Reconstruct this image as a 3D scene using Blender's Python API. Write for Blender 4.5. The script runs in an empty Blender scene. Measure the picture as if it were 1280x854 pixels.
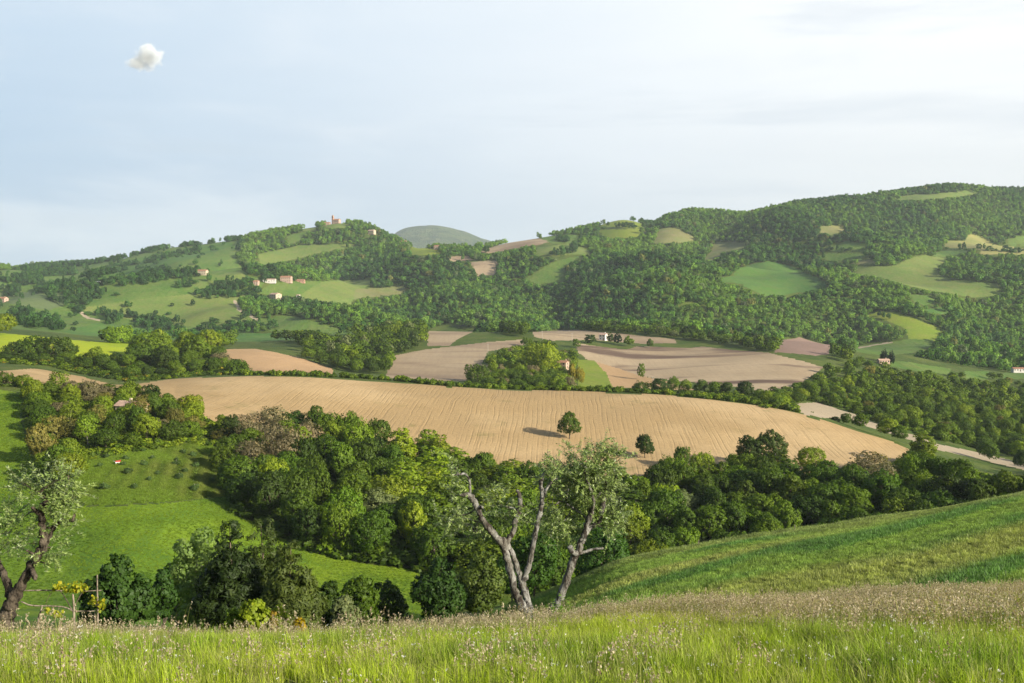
import bpy, math, numpy as np
from mathutils import Vector, Matrix
R = math.radians
sc = bpy.context.scene
col = sc.collection
rng = np.random.default_rng(11)

# ---------------------------------------------------------------- camera model (metres; the eye is the origin)
F = 1280 * 35 / 36.0
PITCH = math.atan(82 / F)
CP, SP = math.cos(PITCH), math.sin(PITCH)
Y0 = 20.0                                   # the terrain fan starts this far behind the camera

def at(px, py, Y):
    """point of the line of sight through a photo pixel at forward distance Y"""
    px, py, Y = np.asarray(px, float), np.asarray(py, float), np.asarray(Y, float)
    a, b = (px - 640) / F, -(py - 427) / F
    ry, rz = CP + b * SP, -SP + b * CP
    s = Y / ry
    return a * s, Y + 0 * px, rz * s

def project(X, Y, Z):
    d = np.maximum(Y * CP - Z * SP, 1e-3)
    return 640 + F * X / d, 427 - F * (Y * SP + Z * CP) / d

# ---------------------------------------------------------------- noise
def _h(ix, iy, s):
    n = (ix.astype(np.int64) * 374761393 + iy.astype(np.int64) * 668265263 + s * 1442695041) & 0x7fffffff
    n = ((n ^ (n >> 13)) * 1274126177) & 0x7fffffff
    return ((n ^ (n >> 16)) & 0xffff) / 65535.0
def vnoise(x, y, s=0):
    ix, iy = np.floor(x), np.floor(y)
    fx, fy = x - ix, y - iy
    fx, fy = fx * fx * (3 - 2 * fx), fy * fy * (3 - 2 * fy)
    a, b, c, d = _h(ix, iy, s), _h(ix + 1, iy, s), _h(ix, iy + 1, s), _h(ix + 1, iy + 1, s)
    return (a + (b - a) * fx) * (1 - fy) + (c + (d - c) * fx) * fy
def fbm(x, y, s=0, o=4):
    t, a = 0, 0.5
    for k in range(o):
        t = t + a * (vnoise(x, y, s + k) - 0.5); x, y, a = x * 2.03 + 7.1, y * 2.03 + 3.7, a * 0.5
    return t                                  # about -0.5 .. 0.5

# ---------------------------------------------------------------- pchip along axis 0 (knots per column)
def pchip_slopes(x, y):
    h = np.diff(x, axis=0); dl = np.diff(y, axis=0) / h
    m = np.zeros_like(y)
    w1, w2 = 2 * h[1:] + h[:-1], h[1:] + 2 * h[:-1]
    ok = dl[:-1] * dl[1:] > 0
    with np.errstate(divide='ignore', invalid='ignore'):
        hm = (w1 + w2) / (w1 / dl[:-1] + w2 / dl[1:])
    m[1:-1] = np.where(ok, hm, 0)
    m[0], m[-1] = dl[0], dl[-1]
    return m
def pchip1(xk, yk, x):
    xk, yk = np.asarray(xk, float), np.asarray(yk, float)
    m = pchip_slopes(xk[:, None], yk[:, None])[:, 0]
    xc = np.clip(x, xk[0], xk[-1])
    i = np.clip(np.searchsorted(xk, xc) - 1, 0, len(xk) - 2)
    h = xk[i + 1] - xk[i]; t = (xc - xk[i]) / h
    return ((2*t**3 - 3*t**2 + 1) * yk[i] + (t**3 - 2*t**2 + t) * h * m[i] + (-2*t**3 + 3*t**2) * yk[i+1] + (t**3 - t**2) * h * m[i+1])

# ---------------------------------------------------------------- terrain: lines of the land, near to far, as (photo x, photo y, distance)
ST = [-320, 0, 160, 320, 480, 640, 800, 960, 1120, 1280, 1600]
def L(py, Y):
    if not isinstance(Y, list): Y = [Y] * len(py)
    return list(zip(ST, py, Y))
ridge = [(-320,348,2500),(0,342,2500),(40,338,2500),(100,331,2500),(150,325,2500),(200,312,2500),(250,306,2500),(300,300,2500),
         (350,291,2500),(400,284,2500),(425,280,2500),(450,282,2500),(470,288,2500),(490,298,2480),(510,307,2450),(550,315,2450),(590,316,2450),
         (620,307,2450),(660,299,2480),(700,292,2500),(740,284,2560),(780,275,2600),(815,281,2600),(835,272,2660),(870,266,2700),
         (900,268,2720),(930,273,2760),(960,268,2800),(1000,263,2900),(1060,256,2900),(1100,251,2950),(1150,245,3000),(1200,241,3000),
         (1240,241,3000),(1280,241,3000),(1600,236,3000)]
LINES = [
 ('z', -12.0, 0.9), ('z', 0.0, -1.75), ('z', 9.0, -3.95),
 L([806,806,806,805,801,789,768,763,757,748,740], 26.0),
 L([815,815,815,815,814,806,786,772,758,743,735], 70.0),
 L([770,770,775,785,785,757,697,668,645,617,570], [130,130,130,130,130,130,140,150,155,160,170]),
 L([742,742,735,740,735,760,780,775,740,700,660], [175,175,175,185,195,195,205,215,220,225,230]),
 L([640,640,625,655,700,705,705,690,660,620,590], [230,225,225,225,215,225,240,250,255,260,270]),
 L([540,545,555,590,610,630,635,625,612,606,590], [300,290,285,285,280,280,285,290,295,300,310]),
 L([480,482,505,540,560,578,588,590,583,598,590], [360,350,345,340,335,330,330,330,340,350,360]),
 L([460,462,481,473,479,490,496,511,556,591,600], [430,430,440,450,455,450,445,430,390,400,410]),
 L([452,452,470,467,474,488,493,500,545,578,585], [500,500,510,530,540,540,540,520,460,455,460]),
 L([425,430,443,449,466,472,484,487,512,545,550], [620,600,600,620,680,650,660,640,600,560,560]),
 L([414,419,433,437,437,432,437,441,470,505,510], [700,680,690,720,820,850,880,860,800,760,760]),
 L([410,412,425,425,412,410,418,424,440,468,470], [920,920,920,950,1000,1000,1020,1000,980,960,960]),
 L([395,398,403,402,398,398,405,408,414,428,430], 1250),
 L([365,368,372,368,372,375,378,375,380,392,392], [1600,1600,1600,1600,1550,1500,1500,1500,1500,1500,1500]),
 L([348,350,347,337,340,342,342,336,342,352,352], [2000,2000,2000,2000,1900,1850,1800,1850,1850,1900,1900]),
 L([344,345,330,312,303,322,308,302,305,312,312], [2300,2300,2340,2340,2280,2200,2150,2200,2250,2300,2300]),
 ridge,
 [(x, y + 28, Y + 900) for x, y, Y in ridge],
 [(-320,352,6500),(-120,330,6500),(-40,324,6500),(4,329,6500),(16,338,6500),(40,352,6500),(800,352,6500),(1600,352,6500)],
 [(-320,352,9000),(440,350,9000),(470,325,9000),(485,302,9000),(498,289,9000),(515,284,9000),(540,282,9000),(560,285,9000),(580,291,9000),(600,299,9000),
  (620,307,9000),(660,324,9000),(720,345,9000),(800,352,9000),(1600,352,9000)],
 L([352]*11, 11500),
]
ROWS = [5, 6, 34, 40, 90, 24, 40, 64, 64, 90, 12, 40, 44, 40, 60, 84, 84, 76, 66, 8, 5, 24, 6]
uu = np.concatenate([np.linspace(-0.95, -0.56, 40, endpoint=False), np.linspace(-0.56, 0.56, 960), np.linspace(0.56, 0.95, 41)[1:]])
YK, ZK = [], []
for ln in LINES:
    if ln[0] == 'z':
        YK.append(np.full(len(uu), ln[1])); ZK.append(np.full(len(uu), ln[2])); continue
    a = np.array(ln, float)
    X, Y, Z = at(a[:, 0], a[:, 1], a[:, 2])
    u = X / (Y + Y0)
    YK.append(pchip1(u, Y, uu)); ZK.append(pchip1(u, Z, uu))
YK, ZK = np.array(YK), np.array(ZK)
MK = pchip_slopes(YK, ZK)
Ys, Zs = [], []
for k, n in enumerate(ROWS):
    t = (np.arange(n) / n)[:, None]
    h = YK[k+1] - YK[k]
    Ys.append(YK[k] + t * h)
    Zs.append((2*t**3-3*t**2+1)*ZK[k] + (t**3-2*t**2+t)*h*MK[k] + (-2*t**3+3*t**2)*ZK[k+1] + (t**3-t**2)*h*MK[k+1])
GY = np.concatenate(Ys + [YK[-1:]]); GZ = np.concatenate(Zs + [ZK[-1:]])
GX = uu[None, :] * (GY + Y0)
far = np.clip((GY - 950) / 500, 0, 1) * np.clip((3600 - GY) / 600, 0, 1)
rd = np.clip(np.abs(GY - YK[19][None]) / 480, 0.06, 1)
gul = np.abs(fbm(GX / 520 + GY / 1700, GY / 900 - GX / 2600, 31, 3)) * 2            # gullies running down the slopes
GZ = GZ + far * rd * (120 * fbm(GX / 430, GY / 430, 3, 3) + 24 * fbm(GX / 110, GY / 110, 9, 2) + 140 * (np.minimum(gul, 0.42) - 0.2))
mid = np.clip((GY - 40) / 60, 0, 1) * np.clip((1100 - GY) / 300, 0, 1)
GZ = GZ + mid * (1.6 * fbm(GX / 38, GY / 38, 5, 3) + 3.0 * fbm(GX / 85, GY / 85, 6, 2) + 9.0 * np.clip((GY - 560) / 150, 0, 1) * fbm(GX / 150, GY / 210, 26, 2))
GZ = GZ + (60 * fbm(GX / 900, GY / 900, 17, 4) + 22 * fbm(GX / 170, GY / 170, 19, 3)) * np.clip((GY - 7600) / 800, 0, 1) * np.clip((10500 - GY) / 900, 0, 1)
GZ = GZ + np.clip(1 - GY / 80, 0, 1) * 0.22 * fbm(GX / 2.2, GY / 2.2, 23, 3)
NR, NC = GY.shape

def locate(X, Y):
    X, Y = np.asarray(X, float), np.asarray(Y, float)
    u = X / (Y + Y0)
    c = np.clip(np.searchsorted(uu, u) - 1, 0, NC - 2)
    f = np.clip((u - uu[c]) / (uu[c+1] - uu[c]), 0, 1)
    lo, hi = np.zeros(c.shape, int), np.full(c.shape, NR - 2)
    for _ in range(11):
        m = (lo + hi + 1) // 2
        ok = GY[m, c] * (1 - f) + GY[m, c+1] * f <= Y
        lo, hi = np.where(ok, m, lo), np.where(ok, hi, m - 1)
    y0 = GY[lo, c] * (1 - f) + GY[lo, c+1] * f; y1 = GY[lo+1, c] * (1 - f) + GY[lo+1, c+1] * f
    g = np.clip((Y - y0) / np.maximum(y1 - y0, 1e-6), 0, 1)
    return lo, c, f, g
def height(X, Y):
    r, c, f, g = locate(X, Y)
    return (GZ[r, c]*(1-f) + GZ[r, c+1]*f)*(1-g) + (GZ[r+1, c]*(1-f) + GZ[r+1, c+1]*f)*g
_YS = np.concatenate([np.linspace(6, 60, 120), np.geomspace(60.5, 9500, 1500)])
def ground_at(px, py, ymin=0, ymax=1e9):
    """where the sight line through a pixel meets the land (a far-off point of it when ymin is given)"""
    ys = _YS[(_YS >= ymin) & (_YS <= ymax)]
    x, y, z = at(np.full(len(ys), px), np.full(len(ys), py), ys)
    d = z - height(x, y)
    hit = np.nonzero(d <= 0)[0]
    i = hit[0] if len(hit) else int(np.argmin(d))
    return float(x[i]), float(y[i]), float(height(x[i:i+1], y[i:i+1])[0])
def on_ground(px, Y):
    """the point of the land at forward distance Y below/above photo column px"""
    z = -0.3 * Y
    for _ in range(6):
        d = Y * CP - z * SP
        X = (px - 640) / F * d
        z = float(height(np.array([X]), np.array([Y]))[0])
    return X, Y, z

# ---------------------------------------------------------------- fields
def inside(px, py, poly):
    p = np.array(poly, float); r = np.zeros(px.shape, bool)
    for (x0, y0), (x1, y1) in zip(p, np.roll(p, -1, 0)):
        if y0 == y1: continue
        c = ((y0 > py) != (y1 > py)) & (px < (x1 - x0) * (py - y0) / (y1 - y0) + x0)
        r ^= c
    return r
CX = (GX[:-1, :-1] + GX[1:, 1:]) / 2; CY = (GY[:-1, :-1] + GY[1:, 1:]) / 2
CZ = (GZ[:-1, :-1] + GZ[1:, 1:] + GZ[1:, :-1] + GZ[:-1, 1:]) / 4
CPX, CPY = project(CX, np.maximum(CY, 1), CZ)
w = np.clip(CY / 1500, 0.15, 1.2)
JX = CPX + 2.2 * w * 2 * fbm(CX / 14, CY / 14, 41, 3) ; JY = CPY + 1.2 * w * 2 * fbm(CX / 14, CY / 14, 57, 3)
CLS = np.zeros((NR - 1, NC - 1), np.int16)
FIELDS = [('ground', 'rough grassy ground and woodland floor across valley and hills', 'floor')]
TREED = [True]; CLEAR = []
def field(name, label, mat, poly, y0, y1, treed=False, over=None):
    p = np.array(poly, float)
    m = (CY > y0) & (CY < y1) & (JX > p[:, 0].min() - 1) & (JX < p[:, 0].max() + 1) & (JY > p[:, 1].min() - 1) & (JY < p[:, 1].max() + 1)
    m[m] = inside(JX[m], JY[m], poly)
    if m.sum() == 0: print('EMPTY FIELD', label); return
    FIELDS.append((name, label, mat)); TREED.append(treed)
    CLS[m] = len(FIELDS) - 1
    if y0 >= 380 and not label.startswith(('glowing', 'wide green pasture', 'light textured', 'deep green flat', 'grey-green field on', 'green field high', 'pale field beside')): CLEAR.append(p)
FIELDS.append(('meadow', 'steep flowering meadow slope in front', 'meadow')); TREED.append(False)
CLS[CY < 50] = 1
# near and middle distance
field('crop_field', 'green cereal field sloping down to the left beyond the meadow', 'crop',
      [(520,830),(560,790),(640,757),(720,722),(800,693),(960,664),(1120,641),(1280,612),(1450,575),(1500,800),(900,830)], 50, 166)
field('grass_field', 'bright green valley field with smooth short grass', 'valley_grass',
      [(-330,480),(0,487),(36,494),(24,520),(36,565),(58,612),(110,634),(200,630),(286,621),(300,643),(340,668),(390,690),(450,704),(516,712),(560,745),(520,830),(-330,840)], 120, 345)
field('orchard', 'rough orchard grass enclosed by hedges above the valley field', 'orchard',
      [(96,575),(190,558),(262,553),(288,600),(284,620),(200,628),(108,632),(88,618)], 150, 330)
field('ploughed_field', 'long sunlit tan field with seed rows across the valley', 'soil_gold',
      [(-330,461),(0,464),(39,461),(70,462),(95,468),(113,474),(144,481),(165,481),(206,475),(232,472),(258,471),(320,470),(400,473),(480,476),(560,484),(640,488),
       (735,490),(830,494),(930,504),(960,508),(1000,518),(1060,535),(1110,550),(1142,564),(1120,576),(1060,586),(1000,594),(800,600),(600,588),(450,566),(320,546),
       (260,524),(180,505),(100,490),(40,481),(0,479),(-330,478)], 300, 462)
field('grass_field', 'glowing yellow-green field beyond the left hedge', 'lime_grass',
      [(-330,412),(0,416),(60,422),(110,427),(165,430),(240,436),(236,446),(165,452),(90,452),(0,450),(-330,448)], 490, 720)
field('ploughed_field', 'small tan field wedge beyond the hedge, left of centre', 'soil_gold2',
      [(268,437),(320,436),(372,446),(416,461),(416,472),(372,468),(320,465),(305,459),(288,448)], 500, 760)
field('ploughed_field', 'greyish ploughed field left of the wooded knoll', 'soil_grey',
      [(484,462),(490,445),(531,437),(609,428),(655,424),(655,431),(610,439),(602,455),(614,457),(613,468),(580,477),(505,474),(482,472)], 540, 1000)
field('ploughed_field', 'small pale ploughed patch above the grey field', 'soil_grey',
      [(534,410),(557,402),(601,406),(590,416),(572,424),(562,432),(535,433)], 850, 1240)
field('ploughed_field', 'pale ploughed strip behind the white farmhouse', 'soil_grey',
      [(664,411),(700,411),(730,413),(795,419),(843,424),(846,429),(805,430),(740,425),(690,426),(668,421)], 800, 1240)
field('ploughed_field', 'broad ploughed field right of the knoll with dark damp bands', 'soil_damp',
      [(720,428),(738,432),(784,437),(795,433),(864,435),(877,433),(923,438),(960,441),(986,447),(1030,459),(1005,477),(985,492),(950,491),(921,484),(867,478),(805,471),(770,462),(735,450),(722,440)], 560, 1010)
field('ploughed_field', 'orange-tan field wedge between knoll and broad ploughed field', 'soil_gold2',
      [(740,451),(774,461),(800,470),(831,476),(872,488),(836,487),(764,484),(758,470)], 545, 1000)
field('grass_field', 'light green grass flank of the wooded knoll', 'pasture_lit',
      [(722,450),(742,450),(757,466),(766,484),(722,486)], 545, 900)
field('dirt_road', 'pale dirt track running down right beside the shrubby bank', 'track',
      [(991,509),(1000,504),(1022,503),(1068,518),(1094,529),(1125,539),(1145,544),(1171,555),(1218,565),(1246,571),(1300,584),(1450,625),(1450,634),(1300,592),(1243,579),(1218,573),(1171,562),(1140,551),(1089,535),(1063,525),(1024,522),(1006,518)], 380, 700)
field('grass_field', 'sunlit grassy glade among the bushes at right', 'pasture_lit',
      [(1078,480),(1104,479),(1140,487),(1172,494),(1125,494),(1089,488)], 560, 900)
field('grass_field', 'narrow green meadow below the right farmhouse', 'pasture', [(1110,452),(1130,452),(1190,461),(1186,468),(1145,464),(1112,458)], 700, 1200)
field('grass_field', 'small green clearing between dark trees at right', 'pasture', [(1206,464),(1236,464),(1234,475),(1208,474)], 700, 1200)
field('grass_field', 'small green lawn before the low house at the right edge', 'pasture', [(1254,466),(1330,464),(1330,476),(1254,473)], 700, 1200)
field('ploughed_field', 'round reddish ploughed patch at the wood edge', 'soil_red', [(967,441),(979,425),(1006,421),(1030,423),(1039,431),(1036,443),(993,448),(976,449)], 850, 1400)
# the hills
H0, H1 = 930, 2900
field('grass_field', 'wide green pasture hillside on the left below the ridge', 'pasture',
      [(-330,347),(0,338),(40,334),(140,321),(230,302),(300,294),(306,306),(296,326),(312,345),(330,350),(326,363),(300,370),(292,380),(318,400),(345,397),(342,414),(292,416),(292,424),(100,424),(0,420),(-330,425)], H0, 2620)
for lab, mat, poly in [
  ('light textured green field above the valley hedge at left', 'pasture_light', [(100,385),(190,372),(290,365),(315,371),(298,383),(318,402),(270,412),(180,402),(110,392)]),
  ('deep green flat field at the foot of the left hills', 'pasture_deep', [(80,414),(120,404),(170,410),(280,415),(288,426),(100,422)]),
  ('grey-green field on the low left slope', 'pasture_grey', [(-330,360),(0,366),(80,364),(86,380),(60,388),(0,377),(-330,372)]),
  ('green field high on the left slope', 'pasture_deep', [(140,330),(205,316),(288,302),(292,308),(250,320),(205,333),(160,344),(120,349)]),
  ('pale field beside the small house on the left slope', 'pasture_light', [(238,352),(300,338),(312,350),(262,362),(250,366)]),
  ('terraced green field with a tan strip below the church wood', 'pasture_light', [(322,318),(372,307),(438,305),(446,308),(405,315),(374,323),(326,332)]),
  ('small steep field left below the church', 'pasture', [(357,296),(384,289),(374,302),(362,305)]),
  ('small green field just left below the church', 'pasture_light', [(374,282),(398,281),(394,289),(380,289)]),
  ('grass apron in front of the church', 'pasture_light', [(404,280),(436,279),(431,286),(408,285)]),
  ('sloping green field below the farm cluster', 'pasture', [(318,366),(345,353),(405,351),(474,350),(460,357),(443,369),(438,383),(418,380),(376,372)]),
  ('yellow-green half of the field below the farm cluster', 'pasture_light', [(372,371),(402,352),(472,350),(460,357),(443,369),(438,383),(418,380)]),
  ('brownish green field tongue in the dark wood', 'pasture_tan', [(444,362),(516,356),(500,368),(464,372),(442,374)]),
  ('yellow-green field on the saddle between the hills', 'pasture_lit', [(511,307),(553,313),(549,318),(516,320)]),
  ('little ploughed field on the saddle', 'soil_grey', [(588,328),(622,325),(620,343),(597,345)]),
  ('tan strip on the saddle left of the ploughed field', 'soil_grey', [(558,321),(586,319),(590,326),(566,327)]),
  ('long tan strip along the ridge right of the saddle', 'soil_grey', [(594,315),(640,302),(668,297),(691,302),(674,306),(640,311),(611,317)]),
  ('green field in a bend of the lower wood', 'pasture', [(342,395),(371,396),(418,409),(450,417),(435,421),(390,415),(351,415),(338,408)]),
  ('flat green field beside the tan wedge', 'pasture_deep', [(296,416),(364,417),(381,425),(373,437),(325,440),(283,437)]),
  ('topmost round green field on the middle ridge', 'pasture_lit', [(745,280),(764,274),(784,274),(815,283),(795,286),(748,283)]),
  ('green field under the topmost field of the middle ridge', 'pasture_lit', [(745,287),(812,286),(793,297),(760,298)]),
  ('dry green field with two bushes on the middle ridge', 'pasture_tan', [(824,285),(848,285),(874,300),(848,304),(816,304)]),
  ('narrow green field left on the middle slope', 'pasture', [(672,296),(720,293),(727,297),(715,304),(691,305),(680,300)]),
  ('oval light field on the middle slope', 'pasture_light', [(672,309),(710,305),(740,312),(736,318),(697,320),(666,319)]),
  ('steep green field falling left on the middle slope', 'pasture', [(656,349),(690,328),(714,322),(724,321),(704,334),(706,352),(672,356)]),
  ('straw-coloured field in a gap of the right wood', 'pasture_tan', [(883,320),(895,302),(937,303),(927,313),(903,315),(891,326),(879,326)]),
  ('large dark green field in the middle of the right hillside', 'pasture_deep', [(885,350),(918,345),(922,335),(962,326),(982,330),(1034,353),(1031,361),(970,370),(953,369),(928,356)]),
  ('tan clearing high in the right wood', 'pasture_tan', [(1026,283),(1054,282),(1057,288),(1040,294),(1026,291)]),
  ('green field above the dark hedge line on the right slope', 'pasture', [(1026,314),(1058,301),(1082,305),(1088,314),(1058,315)]),
  ('green field under the dark hedge line on the right slope', 'pasture', [(1020,321),(1037,317),(1090,317),(1072,325),(1037,326)]),
  ('small tan plot on the right slope', 'pasture_tan', [(1065,327),(1092,324),(1095,329),(1066,332)]),
  ('large pale green field sweeping around a dark wood on the right', 'pasture_light', [(1061,333),(1120,332),(1140,322),(1156,319),(1189,324),(1171,333),(1174,344),(1192,350),(1246,354),(1253,369),(1218,373),(1197,369),(1140,359),(1115,351),(1068,342)]),
  ('straw-yellow field high on the right slope', 'straw', [(1177,309),(1184,301),(1207,301),(1210,294),(1218,293),(1236,300),(1241,306),(1300,313),(1300,318),(1225,318),(1225,312),(1207,311)]),
  ('green field left under the straw-yellow field', 'pasture', [(1159,319),(1179,313),(1205,312),(1208,316),(1192,321),(1182,321)]),
  ('green field at the right edge under the ridge', 'pasture', [(1257,297),(1320,294),(1320,310),(1261,306)]),
  ('small green field under the pale sweeping field', 'pasture', [(1133,368),(1161,369),(1173,377),(1156,382),(1143,378)]),
  ('tiny deep green field in the right woods', 'pasture_deep', [(1156,386),(1189,385),(1183,394),(1164,392)]),
  ('yellow-green field tongue with a hedge fleck on the right', 'pasture_lit', [(1079,396),(1099,389),(1115,390),(1140,397),(1177,411),(1168,428),(1151,428),(1136,426),(1134,412),(1120,406),(1104,399)]),
  ('green field with a pale path above the right farmhouse', 'pasture', [(1064,441),(1073,432),(1115,427),(1138,424),(1166,424),(1162,434),(1140,441),(1115,444),(1094,448),(1064,447)]),
  ('open grass crest on the far right ridge', 'pasture_light', [(1098,251),(1140,244),(1205,239),(1240,238),(1200,246),(1150,250)]),
]:
    field('ploughed_field' if mat.startswith('soil') else 'grass_field', lab, mat, poly, H0 if mat not in () else 0, 3050)
field('dirt_road', 'pale farm lane curving below the stone house', 'track', [(291,376),(295,375),(300,384),(322,399),(322,402),(297,388)], H0, 2000)
field('dirt_road', 'pale path across the green field above the right farmhouse', 'track', [(1072,434),(1115,427),(1115,429),(1074,436)], H0-100, 2000)
field('dirt_road', 'pale lane beside the round tree in the left valley', 'track', [(99,391),(103,390),(112,397),(125,400),(124,402),(108,399)], H0-60, 2000)
far_m = CY > 3600
FIELDS.append(('hills', 'far blue wooded mountain beyond the saddle', 'farhill')); TREED.append(False); CLS[far_m] = len(FIELDS) - 1

def cls_at(X, Y):
    r, c, f, g = locate(X, Y)
    return CLS[np.clip(r, 0, NR-2), c]

# ---------------------------------------------------------------- helpers for materials
class N:
    def __init__(s, mat):
        mat.use_nodes = True; s.t = mat.node_tree; s.t.nodes.clear()
    def new(s, typ, **k):
        n = s.t.nodes.new(typ)
        for a, v in k.items():
            if a.startswith('_'): continue
            setattr(n, a, v)
        return n
    def set(s, n, **k):
        return n
    def link(s, a, b): s.t.links.new(a, b)
    def val(s, sock, v):
        if hasattr(v, 'is_output') or isinstance(v, bpy.types.NodeSocket): s.link(v, sock)
        else: sock.default_value = v
    def math(s, op, a, b=0.0, c=None, clamp=False):
        n = s.new('ShaderNodeMath', operation=op, use_clamp=clamp); s.val(n.inputs[0], a); s.val(n.inputs[1], b)
        if c is not None: s.val(n.inputs[2], c)
        return n.outputs[0]
    def mix(s, f, a, b, mode='MIX'):
        n = s.new('ShaderNodeMix', data_type='RGBA', blend_type=mode); s.val(n.inputs[0], f)
        s.val(n.inputs[6], a if not isinstance(a, tuple) else (*a, 1) if len(a) == 3 else a)
        s.val(n.inputs[7], b if not isinstance(b, tuple) else (*b, 1) if len(b) == 3 else b)
        return n.outputs[2]
    def noise(s, vec, scale, detail=3, rough=0.55, dist=0.0):
        n = s.new('ShaderNodeTexNoise'); s.link(vec, n.inputs['Vector']); n.inputs['Scale'].default_value = scale
        n.inputs['Detail'].default_value = detail; n.inputs['Roughness'].default_value = rough; n.inputs['Distortion'].default_value = dist
        return n.outputs['Fac']
    def ramp(s, f, lo, hi):
        n = s.new('ShaderNodeMapRange', interpolation_type='SMOOTHSTEP'); s.val(n.inputs[0], f); n.inputs[1].default_value = lo; n.inputs[2].default_value = hi
        return n.outputs[0]
    def pos(s, rot=0.0, scale=(1, 1, 1)):
        g = s.new('ShaderNodeNewGeometry'); m = s.new('ShaderNodeMapping')
        s.link(g.outputs['Position'], m.inputs[0]); m.inputs['Rotation'].default_value = (0, 0, rot); m.inputs['Scale'].default_value = scale
        return m.outputs[0]
    def bump(s, h, strength, dist):
        n = s.new('ShaderNodeBump'); s.link(h, n.inputs['Height']); n.inputs['Strength'].default_value = strength; n.inputs['Distance'].default_value = dist
        return n.outputs[0]
    def bsdf(s, color, rough=0.8, normal=None, spec=0.25, trans=None, tw=0.3):
        p = s.new('ShaderNodeBsdfPrincipled'); s.val(p.inputs['Base Color'], color if not isinstance(color, tuple) else (*color, 1))
        s.val(p.inputs['Roughness'], rough); p.inputs['Specular IOR Level'].default_value = spec
        if normal is not None: s.link(normal, p.inputs['Normal'])
        out = p.outputs[0]
        if trans is not None:
            t = s.new('ShaderNodeBsdfTranslucent'); s.val(t.inputs[0], trans)
            m = s.new('ShaderNodeMixShader'); m.inputs[0].default_value = tw; s.link(out, m.inputs[1]); s.link(t.outputs[0], m.inputs[2]); out = m.outputs[0]
        o = s.new('ShaderNodeOutputMaterial'); s.link(out, o.inputs[0])
MATS = {}
def mat(name):
    m = bpy.data.materials.new(name); MATS[name] = m; return m, N(m)

def grass_mat(name, a, b, c, big=0.02, mid=0.15, fine=1.2, streak=None, bs=0.6, bd=0.25, cw=0.5):
    """a/b mixed by broad patches, c by finer ones; optional mowing streaks (angle, spacing)"""
    m, n = mat(name)
    v = n.pos()
    f1 = n.ramp(n.noise(v, big, 4), 0.35, 0.65); f2 = n.ramp(n.noise(v, mid, 4, 0.6), 0.42, 0.72); f3 = n.noise(v, fine, 3, 0.65)
    colr = n.mix(f1, a, b); colr = n.mix(n.math('MULTIPLY', f2, cw), colr, c)
    hgt = f3
    if streak:
        ang, sp, amt = streak
        sv = n.pos(ang, (1 / sp, 0.06 / sp, 1 / sp))
        st = n.noise(sv, 1.0, 3, 0.6)
        colr = n.mix(n.math('MULTIPLY', n.ramp(st, 0.42, 0.68), amt), colr, c)
        hgt = n.math('ADD', f3, n.math('MULTIPLY', st, 1.2))
    k = n.math('ADD', n.math('MULTIPLY', f3, 0.9), 0.55)
    cc = n.new('ShaderNodeCombineXYZ')
    for i in range(3): n.link(k, cc.inputs[i])
    colr = n.mix(1.0, colr, cc.outputs[0], 'MULTIPLY')
    n.bsdf(colr, 0.85, n.bump(hgt, bs, bd), 0.15)
    return m
def soil_mat(name, a, b, dark, spacing=2.6, ang=0.0, amt=0.5, damp=0.0, patch=0.006, weeds=0.0):
    m, n = mat(name)
    v = n.pos(); sv = n.pos(ang)
    wob = n.noise(v, 0.02, 3)
    x = n.new('ShaderNodeSeparateXYZ'); n.link(sv, x.inputs[0])
    ph = n.math('ADD', n.math('MULTIPLY', x.outputs[0], 2 * math.pi / spacing), n.math('MULTIPLY', wob, 14.0))
    s1 = n.math('SINE', ph)
    s2 = n.math('SINE', n.math('MULTIPLY', ph, 0.245))
    brk = n.ramp(n.noise(n.pos(ang, (0.4, 0.03, 0.2)), 1.0, 4, 0.65), 0.38, 0.66)
    line = n.math('MULTIPLY', n.ramp(s1, 0.25, 1.0), brk)
    line = n.math('MAXIMUM', line, n.math('MULTIPLY', n.ramp(s2, 0.90, 1.0), n.math('ADD', n.math('MULTIPLY', brk, 0.8), 0.08)))
    f1 = n.ramp(n.noise(v, patch, 4, 0.6), 0.38, 0.64)
    colr = n.mix(f1, a, b)
    colr = n.mix(n.math('MULTIPLY', line, amt), colr, dark)
    if damp:
        dv = n.pos(0.5, (1, 3.2, 1))
        colr = n.mix(n.math('MULTIPLY', n.ramp(n.noise(dv, 0.0065, 4, 0.55, 0.8), 0.47, 0.64), damp), colr, dark)
    if weeds:
        colr = n.mix(n.math('MULTIPLY', n.ramp(n.noise(v, 0.05, 4, 0.7), 0.58, 0.75), weeds), colr, (0.14, 0.15, 0.04))
    f3 = n.noise(v, 0.7, 4, 0.7)
    k = n.math('ADD', n.math('MULTIPLY', f3, 0.5), 0.75)
    cc = n.new('ShaderNodeCombineXYZ')
    for i in range(3): n.link(k, cc.inputs[i])
    colr = n.mix(1.0, colr, cc.outputs[0], 'MULTIPLY')
    h = n.math('SUBTRACT', f3, n.math('MULTIPLY', line, 0.6))
    n.bsdf(colr, 0.95, n.bump(h, 0.5, 0.25), 0.1)
    return m
grass_mat('floor', (0.055,0.095,0.014), (0.095,0.135,0.02), (0.14,0.135,0.045), 0.03, 0.12, 0.8, bs=1.0, bd=0.5)
grass_mat('meadow', (0.06,0.10,0.012), (0.09,0.13,0.02), (0.13,0.11,0.05), 0.2, 1.5, 14, bs=0.5, bd=0.05)
grass_mat('crop', (0.07,0.14,0.025), (0.11,0.18,0.03), (0.03,0.07,0.012), 0.035, 0.25, 2.2, streak=(R(-52), 5.0, 0.75), bs=0.9, bd=0.35)
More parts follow.
